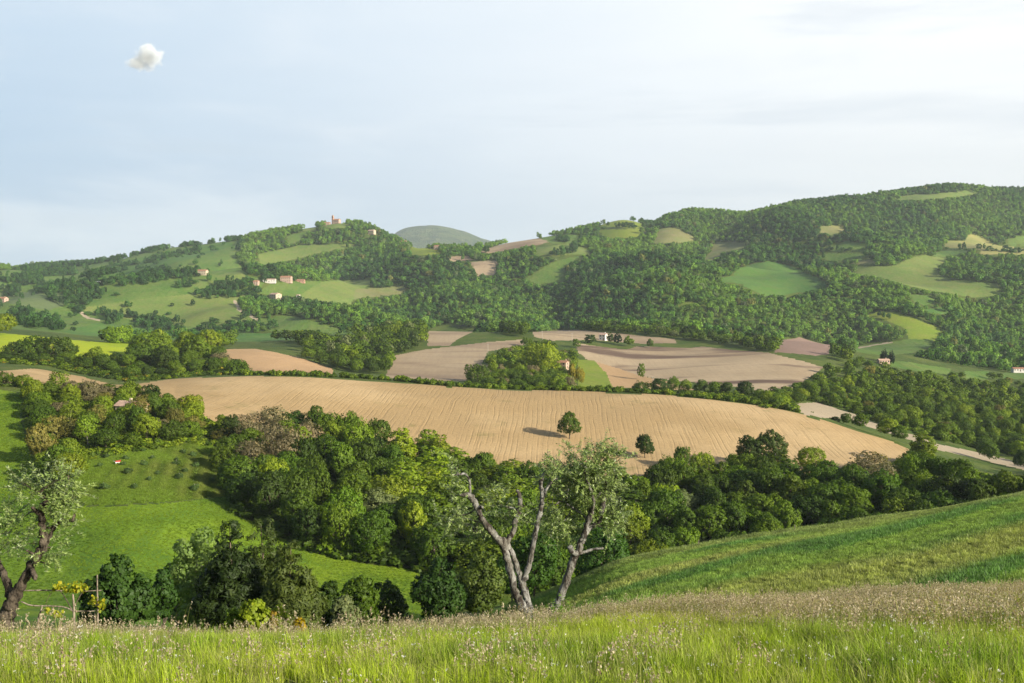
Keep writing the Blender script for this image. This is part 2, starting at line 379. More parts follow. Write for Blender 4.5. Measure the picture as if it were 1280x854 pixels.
grass_mat('valley_grass', (0.12,0.215,0.014), (0.20,0.28,0.016), (0.07,0.15,0.016), 0.016, 0.07, 1.0, streak=(R(20), 5.0, 0.45), bs=0.9, bd=0.3, cw=0.8)
grass_mat('orchard', (0.13,0.225,0.018), (0.16,0.25,0.02), (0.16,0.17,0.04), 0.05, 0.25, 0.9, streak=(R(80), 2.6, 0.4), bs=0.9, bd=0.4)
grass_mat('lime_grass', (0.38,0.45,0.012), (0.29,0.40,0.012), (0.32,0.33,0.02), 0.01, 0.1, 1.0)
grass_mat('pasture', (0.080,0.160,0.026), (0.115,0.19,0.034), (0.16,0.19,0.05), 0.012, 0.035, 0.25, bs=0.8, bd=0.8, streak=(R(70), 8, 0.4))
grass_mat('pasture_light', (0.16,0.215,0.045), (0.125,0.195,0.04), (0.21,0.21,0.07), 0.012, 0.05, 0.3, bs=0.4, streak=(R(60), 7, 0.3))
grass_mat('pasture_deep', (0.065,0.15,0.03), (0.09,0.185,0.03), (0.12,0.17,0.04), 0.01, 0.05, 0.3, bs=0.4, streak=(R(-60), 9, 0.3))
grass_mat('pasture_grey', (0.12,0.165,0.065), (0.14,0.18,0.07), (0.10,0.16,0.04), 0.01, 0.05, 0.3, bs=0.4)
grass_mat('pasture_lit', (0.20,0.25,0.025), (0.16,0.23,0.025), (0.24,0.23,0.05), 0.015, 0.06, 0.4, bs=0.4)
grass_mat('pasture_tan', (0.20,0.20,0.07), (0.16,0.20,0.06), (0.27,0.21,0.12), 0.015, 0.06, 0.4, bs=0.4)
grass_mat('straw', (0.30,0.27,0.10), (0.25,0.26,0.08), (0.20,0.24,0.06), 0.012, 0.05, 0.3, bs=0.4)
grass_mat('farhill', (0.03,0.06,0.02), (0.08,0.12,0.035), (0.13,0.14,0.06), 0.006, 0.014, 0.04, bs=1.0, bd=25.0, cw=0.8)
soil_mat('soil_gold', (0.42,0.29,0.14), (0.54,0.385,0.20), (0.29,0.195,0.09), 1.9, R(3), 0.26, weeds=0.5, patch=0.012)
soil_mat('soil_gold2', (0.44,0.29,0.15), (0.49,0.32,0.17), (0.30,0.18,0.10), 2.4, R(60), 0.35)
soil_mat('soil_grey', (0.41,0.315,0.20), (0.33,0.245,0.155), (0.17,0.115,0.085), 3.0, R(65), 0.35, damp=0.45)
soil_mat('soil_damp', (0.45,0.345,0.22), (0.37,0.28,0.175), (0.15,0.10,0.072), 3.0, R(70), 0.3, damp=1.0)
soil_mat('soil_red', (0.28,0.19,0.15), (0.25,0.17,0.13), (0.18,0.12,0.09), 3.0, R(70), 0.3)
soil_mat('track', (0.42,0.34,0.24), (0.38,0.31,0.21), (0.27,0.23,0.14), 2.2, R(0), 0.1, weeds=0.3)

# ---------------------------------------------------------------- meshes
def mesh_np(name, V, Fq, mats=(), smooth=True, normals=None, attrs=None):
    """mesh from vertex array and an (n,k) face array or list of such arrays"""
    me = bpy.data.meshes.new(name)
    if not isinstance(Fq, list): Fq = [Fq]
    Fq = [f for f in Fq if len(f)]
    V = np.asarray(V, np.float32)
    loops = np.concatenate([np.asarray(f).ravel() for f in Fq]).astype(np.int32)
    tot = np.concatenate([np.full(len(f), np.asarray(f).shape[1], np.int32) for f in Fq])
    me.vertices.add(len(V)); me.vertices.foreach_set('co', V.ravel())
    me.loops.add(len(loops)); me.loops.foreach_set('vertex_index', loops)
    me.polygons.add(len(tot)); me.polygons.foreach_set('loop_start', np.concatenate([[0], np.cumsum(tot)[:-1]]).astype(np.int32))
    me.update(calc_edges=True)
    me.polygons.foreach_set('use_smooth', np.full(len(tot), smooth, bool))
    for m in mats: me.materials.append(m)
    for k, v in (attrs or {}).items():
        a = me.attributes.new(k, 'FLOAT', 'POINT'); a.data.foreach_set('value', np.asarray(v, np.float32))
    if normals is not None: me.normals_split_custom_set_from_vertices(np.asarray(normals, np.float32).tolist())
    return me
def link(name, data, parent=None, loc=None):
    o = bpy.data.objects.new(name, data); col.objects.link(o)
    if parent is not None: o.parent = parent
    if loc is not None: o.location = loc
    return o
def tag(o, label=None, cat=None, group=None, kind=None):
    for k, v in (('label', label), ('category', cat), ('group', group), ('kind', kind)):
        if v: o[k] = v
    return o
def empty(name, loc, rz=0.0):
    o = link(name, None, None, loc); o.rotation_euler = (0, 0, rz); o.empty_display_size = 0.2; return o

GV = np.stack([GX, GY, GZ], -1).reshape(-1, 3)
ii = np.arange(NR * NC).reshape(NR, NC)
QUADS = np.stack([ii[:-1, :-1], ii[:-1, 1:], ii[1:, 1:], ii[1:, :-1]], -1).reshape(-1, 4)
def vertex_normals():
    q = GV[QUADS]; fn = np.cross(q[:, 2] - q[:, 0], q[:, 3] - q[:, 1])
    n = np.zeros_like(GV)
    for k in range(4): np.add.at(n, QUADS[:, k], fn)
    return n / np.linalg.norm(n, axis=1, keepdims=True)
GN_ = vertex_normals()
cl = CLS.ravel()
for k, (nm, lab, mt) in enumerate(FIELDS):
    q = QUADS[cl == k]
    if len(q) == 0: print('no faces', lab); continue
    used, inv = np.unique(q, return_inverse=True)
    me = mesh_np(nm, GV[used], inv.reshape(-1, 4), [MATS[mt]], True, GN_[used])
    tag(link(nm, me), lab, None, None, 'structure')
# ---------------------------------------------------------------- tree forms
def unit(v): return v / np.maximum(np.linalg.norm(v, axis=-1, keepdims=True), 1e-9)
def rdir(g, n): return unit(g.normal(size=(n, 3)))
def tubes(paths, sides=7, lump=0.0, seed=0):
    """tapered tubes; a path is a list of (x,y,z,r); one mesh's vertices and quads"""
    g = np.random.default_rng(seed); V, Q, b = [], [], 0
    for p in paths:
        p = np.asarray(p, float); c, r = p[:, :3], p[:, 3]
        t = unit(np.gradient(c, axis=0)); ref = np.array([0.3, 0.9, 0.2]) if abs(t[0][1]) < 0.8 else np.array([1., 0, 0])
        a = np.linspace(0, 2 * math.pi, sides, endpoint=False)
        for i in range(len(p)):
            u = unit(np.cross(t[i], ref)); w = np.cross(t[i], u)
            rr = r[i] * (1 + lump * g.normal(size=sides))
            V.append(c[i] + (np.cos(a) * rr)[:, None] * u + (np.sin(a) * rr)[:, None] * w)
        for i in range(len(p) - 1):
            for k in range(sides):
                Q.append((b + i*sides + k, b + i*sides + (k+1) % sides, b + (i+1)*sides + (k+1) % sides, b + (i+1)*sides + k))
        V.append(c[:1] - t[:1] * r[0] * 0.3); V.append(c[-1:] + t[-1:] * r[-1] * 0.6)
        n0 = b + len(p) * sides
        for k in range(sides):
            Q.append((n0, b + (k+1) % sides, b + k, n0)); e = b + (len(p)-1)*sides
            Q.append((n0 + 1, e + k, e + (k+1) % sides, n0 + 1))
        b += len(p) * sides + 2
    V = np.concatenate(V)
    T = [q[:3] for q in Q if q[0] == q[3]]; Q = [q for q in Q if q[0] != q[3]]
    return V, [np.array(Q), np.array(T)]
def smooth_path(pts, k=5):
    """pts: (x,y,z,r) knots -> finer Catmull-Rom path"""
    p = np.asarray(pts, float); q = np.concatenate([p[:1] * 2 - p[1:2], p, p[-1:] * 2 - p[-2:-1]]); o = []
    for i in range(1, len(q) - 2):
        for t in np.arange(k) / k:
            o.append(0.5 * (2*q[i] + (q[i+1]-q[i-1])*t + (2*q[i-1]-5*q[i]+4*q[i+1]-q[i+2])*t*t + (3*q[i]-q[i-1]-3*q[i+1]+q[i+2])*t**3))
    o.append(p[-1]); o = np.array(o); o[:, 3] = np.maximum(o[:, 3], 0.002); return o
def cards(P, Nn, T, sx, sy, fold=0.0):
    """diamond leaf sprays: centre, normal, long axis, sizes"""
    T = unit(T - Nn * (T * Nn).sum(-1, keepdims=True)); B = np.cross(Nn, T)
    sx, sy = np.asarray(sx)[:, None], np.asarray(sy)[:, None]
    V = np.stack([P - T * sy, P + B * sx - T * sy * 0.1 - Nn * fold * sx, P + T * sy, P - B * sx - T * sy * 0.1 - Nn * fold * sx], 1).reshape(-1, 3)
    return V, np.arange(len(V)).reshape(-1, 4)[:, ::-1]
def crown(seed, lobes, n, size, puff=0.34, droop=0.0, elong=1.0, lo=-0.75, ppl=26, lit=0.5):
    """lobes: (x,y,z,rx,rz). Leaf sprays gathered in puffs over the lobes' skins. -> V, faces, normals, leafvar"""
    g = np.random.default_rng(seed); L_ = np.array(lobes, float)
    cen = (L_[:, :3] * L_[:, 3:4]).sum(0) / L_[:, 3].sum()
    A = L_[:, 3]**2; PC, PO, PR = [], [], []
    for l, a in zip(L_, A / A.mean()):
        d = rdir(g, int(ppl * 2 * a)); d = d[d[:, 2] > lo]
        k = g.uniform(0.72, 1.06, (len(d), 1))
        c = l[:3] + d * k * np.array([l[3], l[3], l[4]])
        q = np.ones(len(c), bool)
        for l2 in L_:
            e = (c - l2[:3]) / np.array([l2[3], l2[3], l2[4]]); q &= (e**2).sum(1) > 0.42
        PC.append(c[q]); PO.append(d[q]); PR.append(np.full(q.sum(), l[3] * puff) * g.uniform(0.65, 1.3, q.sum()))
    PC, PO, PR = np.concatenate(PC), np.concatenate(PO), np.concatenate(PR)
    pv = g.uniform(-0.22, 0.22, len(PC))
    i = g.choice(len(PC), n, p=PR**2 / (PR**2).sum())
    d = unit(rdir(g, n) + PO[i] * 0.55)
    P = PC[i] + d * (PR[i] * g.uniform(0.45, 1.08, n))[:, None]
    P[:, 2] -= droop * PR[i] * g.uniform(0, 1, n)
    out = unit(P - cen)
    Nn = unit(d * 0.7 + PO[i] * 0.4 + g.normal(size=(n, 3)) * 0.55)
    Nn = np.where(((Nn * (d * 0.6 + PO[i] * 0.5)).sum(1) < 0)[:, None], -Nn, Nn)
    s = size * g.uniform(0.6, 1.4, n)
    V, Q = cards(P, Nn, rdir(g, n), s * 0.5, s * 0.62 * elong)
    sn = unit(d * 0.6 + PO[i] * 0.35 + out * 0.25 + Nn * lit)
    var = np.clip(0.5 + pv[i] + g.normal(size=n) * 0.14, 0, 1)
    return V, Q, np.repeat(sn, 4, 0), np.repeat(var, 4)

def leaf_mat(name, src, var=(0.62, 1.45), trans=0.28, rough=0.55, flat=None):
    m, n = mat(name)
    if src == 'object':
        o = n.new('ShaderNodeObjectInfo'); c = o.outputs['Color']
    elif src == 'instance':
        a = n.new('ShaderNodeAttribute', attribute_type='INSTANCER', attribute_name='tintc'); c = a.outputs['Color']
    else: 
        rgb = n.new('ShaderNodeRGB'); rgb.outputs[0].default_value = (*flat, 1); c = rgb.outputs[0]
    lv = n.new('ShaderNodeAttribute', attribute_name='leafvar')
    k = n.new('ShaderNodeMapRange'); n.link(lv.outputs['Fac'], k.inputs[0]); k.inputs[3].default_value = var[0]; k.inputs[4].default_value = var[1]
    cc = n.new('ShaderNodeCombineXYZ')
    n.link(n.math('MULTIPLY', k.outputs[0], 1.0), cc.inputs[0]); n.link(k.outputs[0], cc.inputs[1]); n.link(k.outputs[0], cc.inputs[2])
    c1 = n.mix(1.0, c, cc.outputs[0], 'MULTIPLY')
    hs = n.mix(n.math('MULTIPLY', n.ramp(lv.outputs['Fac'], 0.55, 1.0), 0.30), c1, n.mix(1.0, c1, (1.7, 1.15, 0.6), 'MULTIPLY'))
    tr = n.mix(1.0, hs, (1.5, 1.7, 0.45), 'MULTIPLY')
    n.bsdf(hs, rough, None, 0.22, tr, trans)
    return m
leaf_mat('leaf', 'object'); leaf_mat('leaf_far', 'instance')
def bark_mat(name, a, b, dark, sc_=6.0, bd=0.03):
    m, n = mat(name); g = n.new('ShaderNodeTexCoord'); v = g.outputs['Object']
    mp = n.new('ShaderNodeMapping'); n.link(v, mp.inputs[0]); mp.inputs['Scale'].default_value = (1, 1, 0.35)
    f1, f2 = n.noise(v, sc_ * 0.5, 4, 0.6), n.noise(mp.outputs[0], sc_ * 2.2, 5, 0.7, 0.6)
    f3 = n.noise(v, sc_ * 0.9, 3, 0.55)
    c = n.mix(n.ramp(f1, 0.38, 0.62), a, b); c = n.mix(n.ramp(f2, 0.45, 0.62), c, dark); c = n.mix(n.math('MULTIPLY', n.ramp(f3, 0.56, 0.66), 0.85), c, dark)
    n.bsdf(c, 0.9, n.bump(n.math('ADD', f2, n.math('MULTIPLY', f1, 0.8)), 0.9, bd), 0.15)
    return m
bark_mat('bark', (0.13,0.10,0.07), (0.20,0.16,0.12), (0.05,0.04,0.03), 2.0, 0.06)
bark_mat('bark_pale', (0.42,0.39,0.33), (0.34,0.30,0.24), (0.10,0.08,0.06), 2.0, 0.05)

def broad_lobes(g, H, Rr, base, n=8):
    zc = (H + base) / 2; hz = (H - base) / 2
    lb = [(0, 0, zc, Rr * 0.62, hz * 0.72)]
    a0 = g.uniform(0, 6.28)
    for k in range(n):
        a = a0 + k * 2.4 + g.uniform(-.4, .4); u = g.uniform(-0.55, 0.75); rr = Rr * g.uniform(0.42, 0.62) * math.sqrt(1 - 0.6 * u * u)
        r = Rr * g.uniform(0.34, 0.52)
        lb.append((math.cos(a) * rr, math.sin(a) * rr, zc + u * hz * 0.75, r, r * g.uniform(0.95, 1.25)))
    lb.append((g.uniform(-.2, .2) * Rr, g.uniform(-.2, .2) * Rr, H - Rr * 0.36, Rr * 0.42, Rr * 0.38))
    return lb
def limb_paths(g, lb, H, r0, base=0.0, k=6):
    top = max(l[2] for l in lb); P = []
    main = [(0, 0, -0.6, r0 * 1.25), (g.normal() * .2 * r0, g.normal() * .2 * r0, base * 0.6 + 0.8, r0), (g.normal() * .25 * r0, g.normal() * .25 * r0, top * 0.6, r0 * 0.6), (lb[-1][0] * .5, lb[-1][1] * .5, top, r0 * 0.15)]
    P.append(smooth_path(main, 3))
    for l in lb[1:k + 1]:
        z0 = max(base * 0.6 + 0.6, l[2] * 0.5); P.append(smooth_path([(0, 0, z0, r0 * 0.5), (l[0] * 0.5, l[1] * 0.5, z0 * 0.5 + l[2] * 0.45, r0 * 0.32), (l[0], l[1], l[2], r0 * 0.12)], 3))
    return P
FORMS = {}                 # kind -> list of (crown mesh, trunk mesh)
LOW = []                   # far forms, in order of instance index
LOWIDX = {}; HIIDX = {}
def make_form(kind, seed, H, Rr, base, n, size, trunk_r=0.22, nl=8, barkm='bark', low_n=560, low_size=1.05, **kw):
    g = np.random.default_rng(seed)
    lb = kw.pop('lobes', None) or broad_lobes(g, H, Rr, base, nl)
    V, Q, nn, var = crown(seed, lb, n, size, **kw)
    cm = mesh_np(kind + '_crown', V, Q, [MATS['leaf']], True, nn, {'leafvar': var})
    tv, tf = tubes(limb_paths(g, lb, H, trunk_r, base), 7, 0.06, seed)
    tm = mesh_np(kind + '_trunk', tv, tf, [MATS[barkm]])
    FORMS.setdefault(kind, []).append((cm, tm))
    kw2 = dict(kw); kw2['ppl'] = 12
    V, Q, nn, var = crown(seed + 500, lb, low_n, low_size, **kw2)
    lm = mesh_np(kind + '_far', V, Q, [MATS['leaf_far']], True, nn, {'leafvar': var})
    LOWIDX.setdefault(kind, []).append(len(LOW)); LOW.append(lm)
    hm = cm.copy(); hm.materials[0] = MATS['leaf_far']; HIIDX.setdefault(kind, []).append(len(LOW)); LOW.append(hm)
for s in range(7): make_form('broad', 100 + s, 10.0, 4.6 + 0.3 * (s % 3), [0.8, 1.6, 0.6][s % 3], 6400, 0.34, nl=9 + s % 3, puff=0.27, ppl=38)
for s in range(3): make_form('tall', 200 + s, 12.0, 2.7, 1.8, 3800, 0.36, nl=11, barkm='bark_pale', trunk_r=0.17, lobes=[(math.cos(a) * 0.9 * (1 - t * .5), math.sin(a) * .9 * (1 - t * .5), 3 + 8.0 * t, 1.9 * (1.05 - 0.62 * abs(t - .35)), 1.75 * (1.0 - 0.5 * t)) for t, a in zip(np.linspace(0, 1, 9), np.arange(9) * 2.1 + s)])
for s in range(4): make_form('shrub', 300 + s, 3.0, 2.0, -0.3, 1500, 0.26, nl=6, trunk_r=0.06, low_n=200, low_size=0.7, ppl=18)
for s in range(2): make_form('airy', 400 + s, 9.0, 4.0, 1.4, 1900, 0.36, nl=9, barkm='bark_pale', trunk_r=0.16, puff=0.42)
make_form('cypress', 450, 10.0, 1.0, 0.3, 2200, 0.28, trunk_r=0.12, low_n=260, low_size=0.6, lobes=[(0, 0, z, 1.05 * (1 - 0.9 * abs((z - 3.6) / 7)**1.4) + .12, 1.3) for z in np.linspace(1.2, 9.2, 9)])

# ---------------------------------------------------------------- scattered masses (one object each, points carrying instances)
def proto_collection(name, meshes):
    c = bpy.data.collections.new(name)
    for i, m in enumerate(meshes):
        c.objects.link(bpy.data.objects.new('%s_%03d' % (name, i), m))
    return c
def scatter(name, P, rz, scl, idx, tint, protos, label, tilt=None, kind='stuff', parent=None):
    nP = len(P)
    me = bpy.data.meshes.new(name); me.vertices.add(nP); me.vertices.foreach_set('co', np.asarray(P, np.float32).ravel())
    rot = np.zeros((nP, 3), np.float32); rot[:, 2] = rz
    if tilt is not None: rot[:, :2] = tilt
    if np.ndim(scl) == 1: scl = np.repeat(np.asarray(scl)[:, None], 3, 1)
    for k, t, v in (('rot', 'FLOAT_VECTOR', rot), ('scl', 'FLOAT_VECTOR', scl)):
        a = me.attributes.new(k, t, 'POINT'); a.data.foreach_set('vector', np.asarray(v, np.float32).ravel())
    a = me.attributes.new('idx', 'INT', 'POINT'); a.data.foreach_set('value', np.asarray(idx, np.int32))
    a = me.attributes.new('tintc', 'FLOAT_COLOR', 'POINT'); a.data.foreach_set('color', np.concatenate([np.asarray(tint, np.float32), np.ones((nP, 1), np.float32)], 1).ravel())
    o = link(name, me, parent)
    g = bpy.data.node_groups.new(name, 'GeometryNodeTree')
    g.interface.new_socket('Geometry', in_out='INPUT', socket_type='NodeSocketGeometry'); g.interface.new_socket('Geometry', in_out='OUTPUT', socket_type='NodeSocketGeometry')
    gi, go = g.nodes.new('NodeGroupInput'), g.nodes.new('NodeGroupOutput')
    ip = g.nodes.new('GeometryNodeInstanceOnPoints'); ci = g.nodes.new('GeometryNodeCollectionInfo')
    ci.inputs['Collection'].default_value = protos; ci.inputs['Separate Children'].default_value = True; ci.inputs['Reset Children'].default_value = True
    ip.inputs['Pick Instance'].default_value = True
    def na(nm, t):
        q = g.nodes.new('GeometryNodeInputNamedAttribute'); q.data_type = t; q.inputs['Name'].default_value = nm; return q.outputs[0]
    er = g.nodes.new('FunctionNodeEulerToRotation')
    for a, b in ((gi.outputs[0], ip.inputs['Points']), (ci.outputs[0], ip.inputs['Instance']), (na('idx', 'INT'), ip.inputs['Instance Index']),
                 (na('rot', 'FLOAT_VECTOR'), er.inputs[0]), (er.outputs[0], ip.inputs['Rotation']), (na('scl', 'FLOAT_VECTOR'), ip.inputs['Scale']), (ip.outputs[0], go.inputs[0])):
        g.links.new(a, b)
    md = o.modifiers.new('scatter', 'NODES'); md.node_group = g
    tag(o, label, None, None, kind); return o
TREES_FAR = proto_collection('tree_form', LOW)
# ---------------------------------------------------------------- where trees stand
TINT = {'dark green': (0.040,0.073,0.008), 'deep green': (0.066,0.115,0.008), 'mid green': (0.102,0.163,0.009), 'fresh green': (0.150,0.212,0.012),
        'yellow-green': (0.19,0.25,0.014), 'grey-green': (0.130,0.160,0.060), 'brownish': (0.175,0.155,0.078), 'golden': (0.27,0.235,0.018), 'olive-brown': (0.16,0.155,0.032), 'black-green': (0.014,0.032,0.010)}
CAND = []      # dict(X,Y,Z,w,h,kind,tint,region)
def add(X, Y, w, h, kind, tint, region, z=None, note=None):
    CAND.append(dict(X=X, Y=Y, Z=float(height(np.array([X]), np.array([Y]))[0]) if z is None else z, w=w, h=h, kind=kind, tint=tint, region=region, note=note))
def poisson(X, Y, sp, g):
    """thin points to a minimum spacing with a coarse grid"""
    o = g.permutation(len(X)); keep = []; cell = {}
    for i in o:
        a, b = int(X[i] // sp), int(Y[i] // sp); ok = True
        for da in (-1, 0, 1):
            for db in (-1, 0, 1):
                for j in cell.get((a+da, b+db), ()):
                    if (X[i]-X[j])**2 + (Y[i]-Y[j])**2 < sp*sp: ok = False; break
                if not ok: break
            if not ok: break
        if ok: keep.append(i); cell.setdefault((a, b), []).append(i)
    return np.array(keep, int)
def zone(poly, y0, y1, sp, hs, ws, kinds, tints, region, seed, avoid=True, dens=3.0):
    g = np.random.default_rng(seed); p = np.array(poly, float)
    xs = [(p[:, 0].min() - 640) / F * y0, (p[:, 0].max() - 640) / F * y1, (p[:, 0].min() - 640) / F * y1, (p[:, 0].max() - 640) / F * y0]
    n = int((max(xs) - min(xs)) * (y1 - y0) / sp**2 * dens)
    X, Y = g.uniform(min(xs), max(xs), n), g.uniform(y0, y1, n); Z = height(X, Y)
    px, py = project(X, Y, Z); m = inside(px, py, poly)
    if avoid: m &= np.array([TREED[c] for c in cls_at(X, Y)])
    X, Y = X[m], Y[m]
    if not len(X): print('empty zone', region); return
    k = poisson(X, Y, sp, g)
    for i in k:
        h = g.uniform(*hs); t = tints[g.choice(len(tints), p=np.array([q[1] for q in tints]) / sum(q[1] for q in tints))][0]
        kd = kinds[g.choice(len(kinds), p=np.array([q[1] for q in kinds]) / sum(q[1] for q in kinds))][0]
        if kd == 'shrub': h *= 0.55
        wv = g.uniform(*ws)
        if region in ('scrub', 'lower wood', 'knoll', 'belt') and not clear_of(X[i:i+1], Y[i:i+1], height(X[i:i+1], Y[i:i+1]), h, np.array([wv]))[0]: continue
        if region in ('wood', 'scrub'):
            keepc = CLEAR[:]; CLEAR[:] = TRACK; c_ok = all(clear_of(X[i:i+1], Y[i:i+1], height(X[i:i+1], Y[i:i+1]), h, np.array([wv]), kq)[0] for kq in (0.95, 0.7, 0.45)); CLEAR[:] = keepc
            if not c_ok: continue
        add(X[i], Y[i], wv, h, kd, t, region)
for hx, hy, hw, hh in ((421,276,8,7),(465,290,7,5),(253,341,7,5),(320,354,5,5),(337,351,8,4),(358,349,8,6),(375,351,7,4),(344,370,8,6),(4,375,6,5),(754,421,6,6),(1104,449,10,6),(1272,462,10,5),(54,401,4,4),(704,433,8,5)):
    CLEAR.append(np.array([(hx-hw,hy-hh),(hx+hw,hy-hh),(hx+hw,hy+hh),(hx-hw,hy+hh)], float))
def clear_of(X, Y, Z, h, w, k=0.72):
    # False where a crown would hide an open field or a house in view
    px, py = project(X, Y, Z + h * k); r = np.ones(px.shape, bool); dx_ = w / Y * F * 0.55
    for p in CLEAR:
        m = (px > p[:, 0].min() - 6) & (px < p[:, 0].max() + 6) & (py > p[:, 1].min()) & (py < p[:, 1].max())
        if m.any(): r[m] &= ~(inside(px[m], py[m], p) | inside(px[m] - dx_[m], py[m], p) | inside(px[m] + dx_[m], py[m], p))
    return r
TRACK = [q for q in CLEAR if abs(q[0][0] - 991) < .1] + [np.array([(1000,524),(1060,540),(1110,553),(1142,564),(1110,572),(1040,572),(1000,560)], float)]
def one(px, pyb, pyt, wpx, Y, kind, tint, region, note=None):
    """a tree at photo column px whose top reaches pyt at forward distance Y (or on the sight line of its foot pyb)"""
    if Y is None: X, Y, Z = ground_at(px, pyb, 40)
    else: X, Y, Z = on_ground(px, Y)
    top = at(px, pyt, Y)[2]
    if kind in ('broad', 'airy'): Z = min(Z, float(top) - 1.7 * wpx / F * Y * 0.5)
    add(X, Y, wpx / F * Y * 0.5, max(float(top) - Z, 0.8), kind, tint, region, Z, note)

# lone trees and other marked ones
one(712, 549, 515, 31, None, 'broad', 'deep green', 'field tree', 'taller lone round tree standing in the tan field with a long shadow')
one(806, 573, 543, 26, None, 'broad', 'dark green', 'field tree', 'smaller lone round tree at the lower edge of the tan field')
one(837, 600, 568, 5, 330, 'cypress', 'dark green', 'field tree', 'tiny slim cypress at the upper edge of the valley wood')
one(936, 592, 544, 40, 330, 'broad', 'dark green', 'wood', None)
one(960, 592, 538, 46, 333, 'broad', 'dark green', 'wood', None)
one(853, 590, 558, 22, 332, 'broad', 'deep green', 'wood', None)
one(1085, 585, 566, 58, 330, 'broad', 'dark green', 'wood', None)
one(1153, 580, 541, 34, 345, 'tall', 'fresh green', 'wood', None)
one(1010, 592, 560, 34, 332, 'broad', 'fresh green', 'wood', None)
W1 = [(286,608),(300,643),(340,670),(390,691),(450,705),(510,713),(600,738),(700,750),(800,775),(1000,765),(1280,695),(1450,660),(1450,600),(1280,606),(1200,600),(1110,592),(1000,602),(900,605),(845,609),(815,622),(780,622),(720,618),(640,606),(600,596),(450,566),(320,546),(300,550),(282,562)]
g4 = np.random.default_rng(5)
zone(W1, 196, 345, 6.1, (7.5, 11.5), (4.0, 5.8), [('broad', 8), ('tall', 0.7)], [('deep green', 5), ('mid green', 4.0), ('fresh green', 1.3), ('dark green', 1.6), ('grey-green', 0.35), ('yellow-green', 0.25)], 'wood', 21)
# local characters of the wood
for c in CAND:
    if c['region'] != 'wood': continue
    px, py = project(c['X'], c['Y'], c['Z'] + c['h'] * 0.6)
    c['h'] *= float(np.interp(px, [285, 320, 360, 480, 600, 1300], [0.85, 1.0, 1.22, 1.18, 1.0, 1.0]))
    if ((px - 525) / 34)**2 + ((py - 590) / 50)**2 < 1: c.update(tint='yellow-green', kind='tall', h=c['h'] * 1.08)
    if 560 < px < 690 and 560 < py < 640 and g4.random() < 0.5: c.update(tint='fresh green', kind='tall')
    if ((px - 345) / 50)**2 + ((py - 545) / 34)**2 < 1 and g4.random() < 0.6: c.update(tint='brownish', kind='airy')
    if ((px - 1100) / 34)**2 + ((py - 590) / 16)**2 < 1: c.update(tint='brownish', kind='airy')
    if 290 < px < 520 and py > 560 and g4.random() < 0.75 and c['tint'] in ('mid green', 'fresh green', 'grey-green'): c['tint'] = 'deep green'
    if px > 1180 and c['Y'] < 300: c['tint'] = g4.choice(['dark green', 'deep green', 'mid green'])
# low growth at the foot of the wood near the crop field
zone([(870,690),(1060,640),(1280,606),(1280,640),(1060,690),(900,720)], 205, 260, 5, (3, 5), (2.2, 3.4), [('shrub', 1)], [('grey-green', 3), ('fresh green', 1), ('mid green', 1)], 'wood foot', 31)
# overgrown bank around the little house
zone([(36,496),(66,490),(110,490),(180,505),(250,520),(292,545),(288,562),(262,556),(190,560),(98,578),(88,618),(70,612),(54,585),(44,540)], 230, 350, 6.2, (4.5, 8.5), (2.8, 4.4), [('broad', 5), ('airy', 1.2)],
     [('mid green', 3), ('fresh green', 3), ('yellow-green', 1.6), ('olive-brown', 1.6), ('deep green', 2), ('brownish', 0.9)], 'bank', 41)
one(137, 520, 478, 30, 345, 'tall', 'deep green', 'bank'); one(105, 530, 486, 40, 335, 'airy', 'brownish', 'bank')
one(188, 525, 480, 28, 340, 'broad', 'dark green', 'bank'); one(210, 520, 490, 18, 345, 'tall', 'dark green', 'bank')
one(240, 530, 494, 42, 335, 'broad', 'yellow-green', 'bank'); one(212, 540, 505, 36, 325, 'broad', 'fresh green', 'bank')
one(68, 590, 520, 44, 285, 'broad', 'olive-brown', 'bank'); one(50, 610, 530, 40, 262, 'broad', 'olive-brown', 'bank'); one(72, 622, 556, 46, 245, 'broad', 'mid green', 'bank')
one(8, 492, 466, 40, 352, 'broad', 'deep green', 'bank'); one(32, 495, 468, 30, 350, 'broad', 'fresh green', 'bank')
one(195, 562, 538, 20, 295, 'broad', 'grey-green', 'bank')
# belt behind the left end of the tan field
zone([(-60,455),(20,452),(60,456),(110,466),(165,474),(250,468),(310,466),(300,452),(270,444),(200,448),(100,448),(-60,446)], 462, 640, 8.0, (4, 7.5), (3.2, 4.8), [('broad', 6), ('airy', .5)], [('deep green', 4), ('mid green', 3), ('dark green', 2), ('fresh green', 1.2)], 'belt', 51)
for px, t, wd, Y, ti in [(18,428,40,520,'dark green'),(37,421,44,540,'deep green'),(66,422,40,540,'dark green'),(83,421,28,545,'deep green'),(122,433,26,540,'fresh green'),(190,417,52,590,'mid green'),(180,430,50,560,'deep green'),(205,433,40,540,'dark green'),
                         (232,415,40,620,'fresh green'),(258,412,40,620,'yellow-green'),(245,420,44,600,'mid green'),(276,441,30,560,'brownish'),(300,450,30,520,'deep green'),(150,408,40,720,'fresh green'),(198,411,30,740,'yellow-green'),(6,392,32,690,'yellow-green'),(135,410,24,735,'deep green')]:
    one(px, 0, t, wd, Y, 'broad', ti, 'belt')
